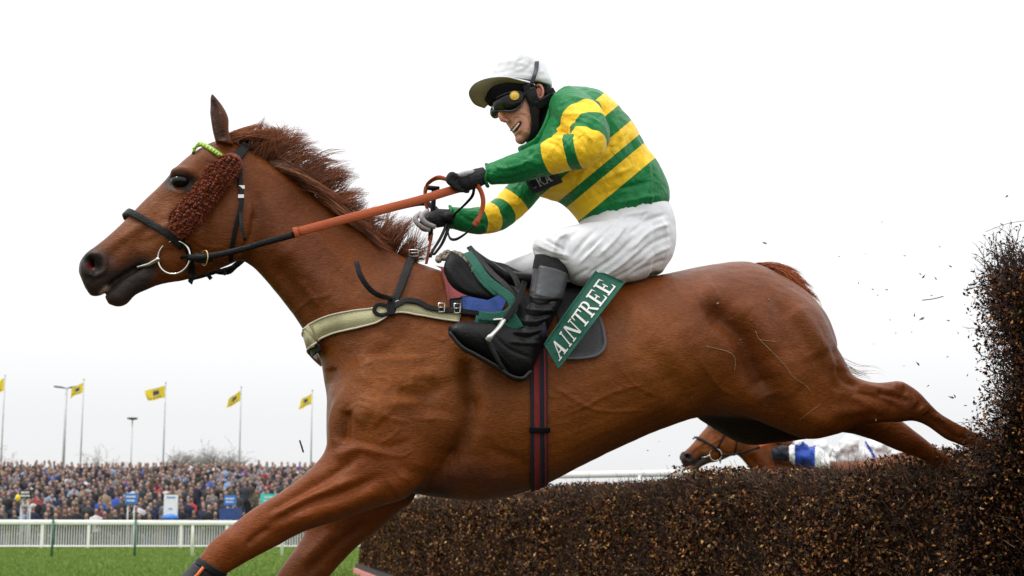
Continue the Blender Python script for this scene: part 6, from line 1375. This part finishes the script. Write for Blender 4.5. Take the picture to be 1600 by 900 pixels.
def rider(name, label, rows, m, extra):
    t = empty('person', A2(1290, 700), label, 'person'); q = MB(); 
    for R_ in rows: loft(q, R_, ring=22, P=A2, side=Vector((0, -1, 0)), e=2.2)
    V, F = remesh(q, .012); E = edges_of(F); V = smooth(V, E, 5); Nn = normals(V, F)
    V = V + Nn * np.array([.03 * noise.noise(Vector((p[0] * 10, p[1] * 6, p[2] * 8))) + .018 * noise.noise(Vector((p[0] * 26, p[1] * 9, p[2] * 20))) for p in V])[:, None]
    for nm, mm, sel in extra:
        c = proj(V)[F].mean(1); k = sel(c); used = F[k]
        if len(used):
            ids_, inv = np.unique(used, return_inverse=True); skin_obj(nm, V[ids_], inv.reshape(used.shape), mm, t)
    return t
DKJ = cloth_mat('dark_jacket_silk', (.012, .013, .02)); BLJ = cloth_mat('blue_silk', (.02, .06, .33)); WHJ = cloth_mat('white_silk', (.72, .72, .74)); REDJ = cloth_mat('red_spot_silk', (.5, .05, .03))
xs = lambda a, b: (lambda c: (c[:, 0] >= a) & (c[:, 0] < b))
quart = lambda c: ((c[:, 0] - 1236) / 14 + (c[:, 1] - 690) / 11)
RB = lambda c: ((c[:, 0] > 1242) & (c[:, 0] < 1274) & (c[:, 1] > 691 + .35 * np.abs(c[:, 0] - 1256) + 1.5 * np.sin(c[:, 0] * .6)))
rider('person', 'crouched rival jockey with black sleeves and blue and white silks, low behind the fence',
      [[(1206, 692, 1206, 712, .06, -.15), (1222, 688, 1222, 712, .07, -.18), (1240, 686, 1240, 716, .08, -.15)], [(1232, 694, 1232, 722, .13, 0), (1255, 689, 1255, 725, .17, 0), (1276, 692, 1276, 728, .16, 0), (1292, 698, 1292, 730, .14, 0)], [(1238, 692, 1238, 700, .03, -.08), (1246, 677, 1247, 700, .06, -.08), (1258, 684, 1258, 700, .06, -.08), (1266, 692, 1266, 700, .03, -.08)], [(1272, 684, 1276, 704, .04, -.02), (1288, 680, 1290, 704, .07, -.02), (1300, 690, 1298, 706, .05, -.02)]],
      None, [('sleeve', DKJ, lambda c: c[:, 0] < 1233), ('jacket', BLJ, RB), ('jacket_panel', WHJ, lambda c: (c[:, 0] >= 1233) & ~RB(c))])
rider('person', 'second rival jockey, a crumple of white silks with navy marks under the trailing hind legs',
      [[(1302, 692, 1302, 705, .08, .6), (1318, 687, 1318, 718, .14, .6), (1345, 690, 1345, 722, .16, .6), (1375, 692, 1375, 724, .14, .6), (1400, 696, 1400, 722, .08, .6)], [(1310, 680, 1314, 700, .06, .5), (1328, 671, 1330, 700, .11, .5), (1342, 676, 1342, 700, .07, .5)], [(1352, 684, 1354, 700, .05, .55), (1368, 677, 1370, 702, .1, .55), (1392, 684, 1388, 704, .07, .55)]],
      None, [('jacket', WHJ, lambda c: ~(np.abs(c[:, 0] - 1352 - .6 * (c[:, 1] - 690)) < 2.4)), ('jacket_mark', BLJ, lambda c: (np.abs(c[:, 0] - 1352 - .6 * (c[:, 1] - 690)) < 2.4))])
# ------------------------------------------------------------------ straw and chaff caught on the coat
def on_coat(pts, rad, label):
    mb = MB(); P = curve3([S(x, y, .004) for x, y in pts], 5); mb.tube(P, rad, 5); tag(mb.build('straw_stalk', TWP), label, 'straw', 'straw caught on the coat')
on_coat([(1181, 517), (1187, 530), (1205, 548), (1225, 570), (1240, 590), (1258, 602), (1266, 612)], .0009, 'long pale straw lying down the haunch')
on_coat([(1187, 530), (1196, 532), (1212, 534)], .0007, 'short pale straw branching off the long one on the haunch')
on_coat([(1102, 541), (1120, 545), (1138, 550), (1147, 560), (1147, 580)], .001, 'hooked pale straw on the flank below the hip')
on_coat([(1248, 657), (1262, 645), (1282, 631)], .0006, 'thin short straw low on the thigh')
for x, y, s, lb in ((1121, 474, 5, 'pale yellow fleck on the point of the hip'), (1174, 501, 4, 'dark fleck on the upper haunch'), (1201, 469, 3, 'tiny pale fleck on the croup'), (1368, 655, 5, 'yellow leaf fleck on the near gaskin'), (1157, 531, 2.5, 'tiny fleck beside the hooked straw')):
    c = S(x, y, .004); mb = MB(); mb.ball(c, (s / 880, .003, s / 1500), 6, 4, R=Matrix.Rotation(x, 3, 'Y')); tag(mb.build('leaf_fleck', TWL if 'dark' in lb else TWP), lb, 'leaf', 'flecks on the coat')
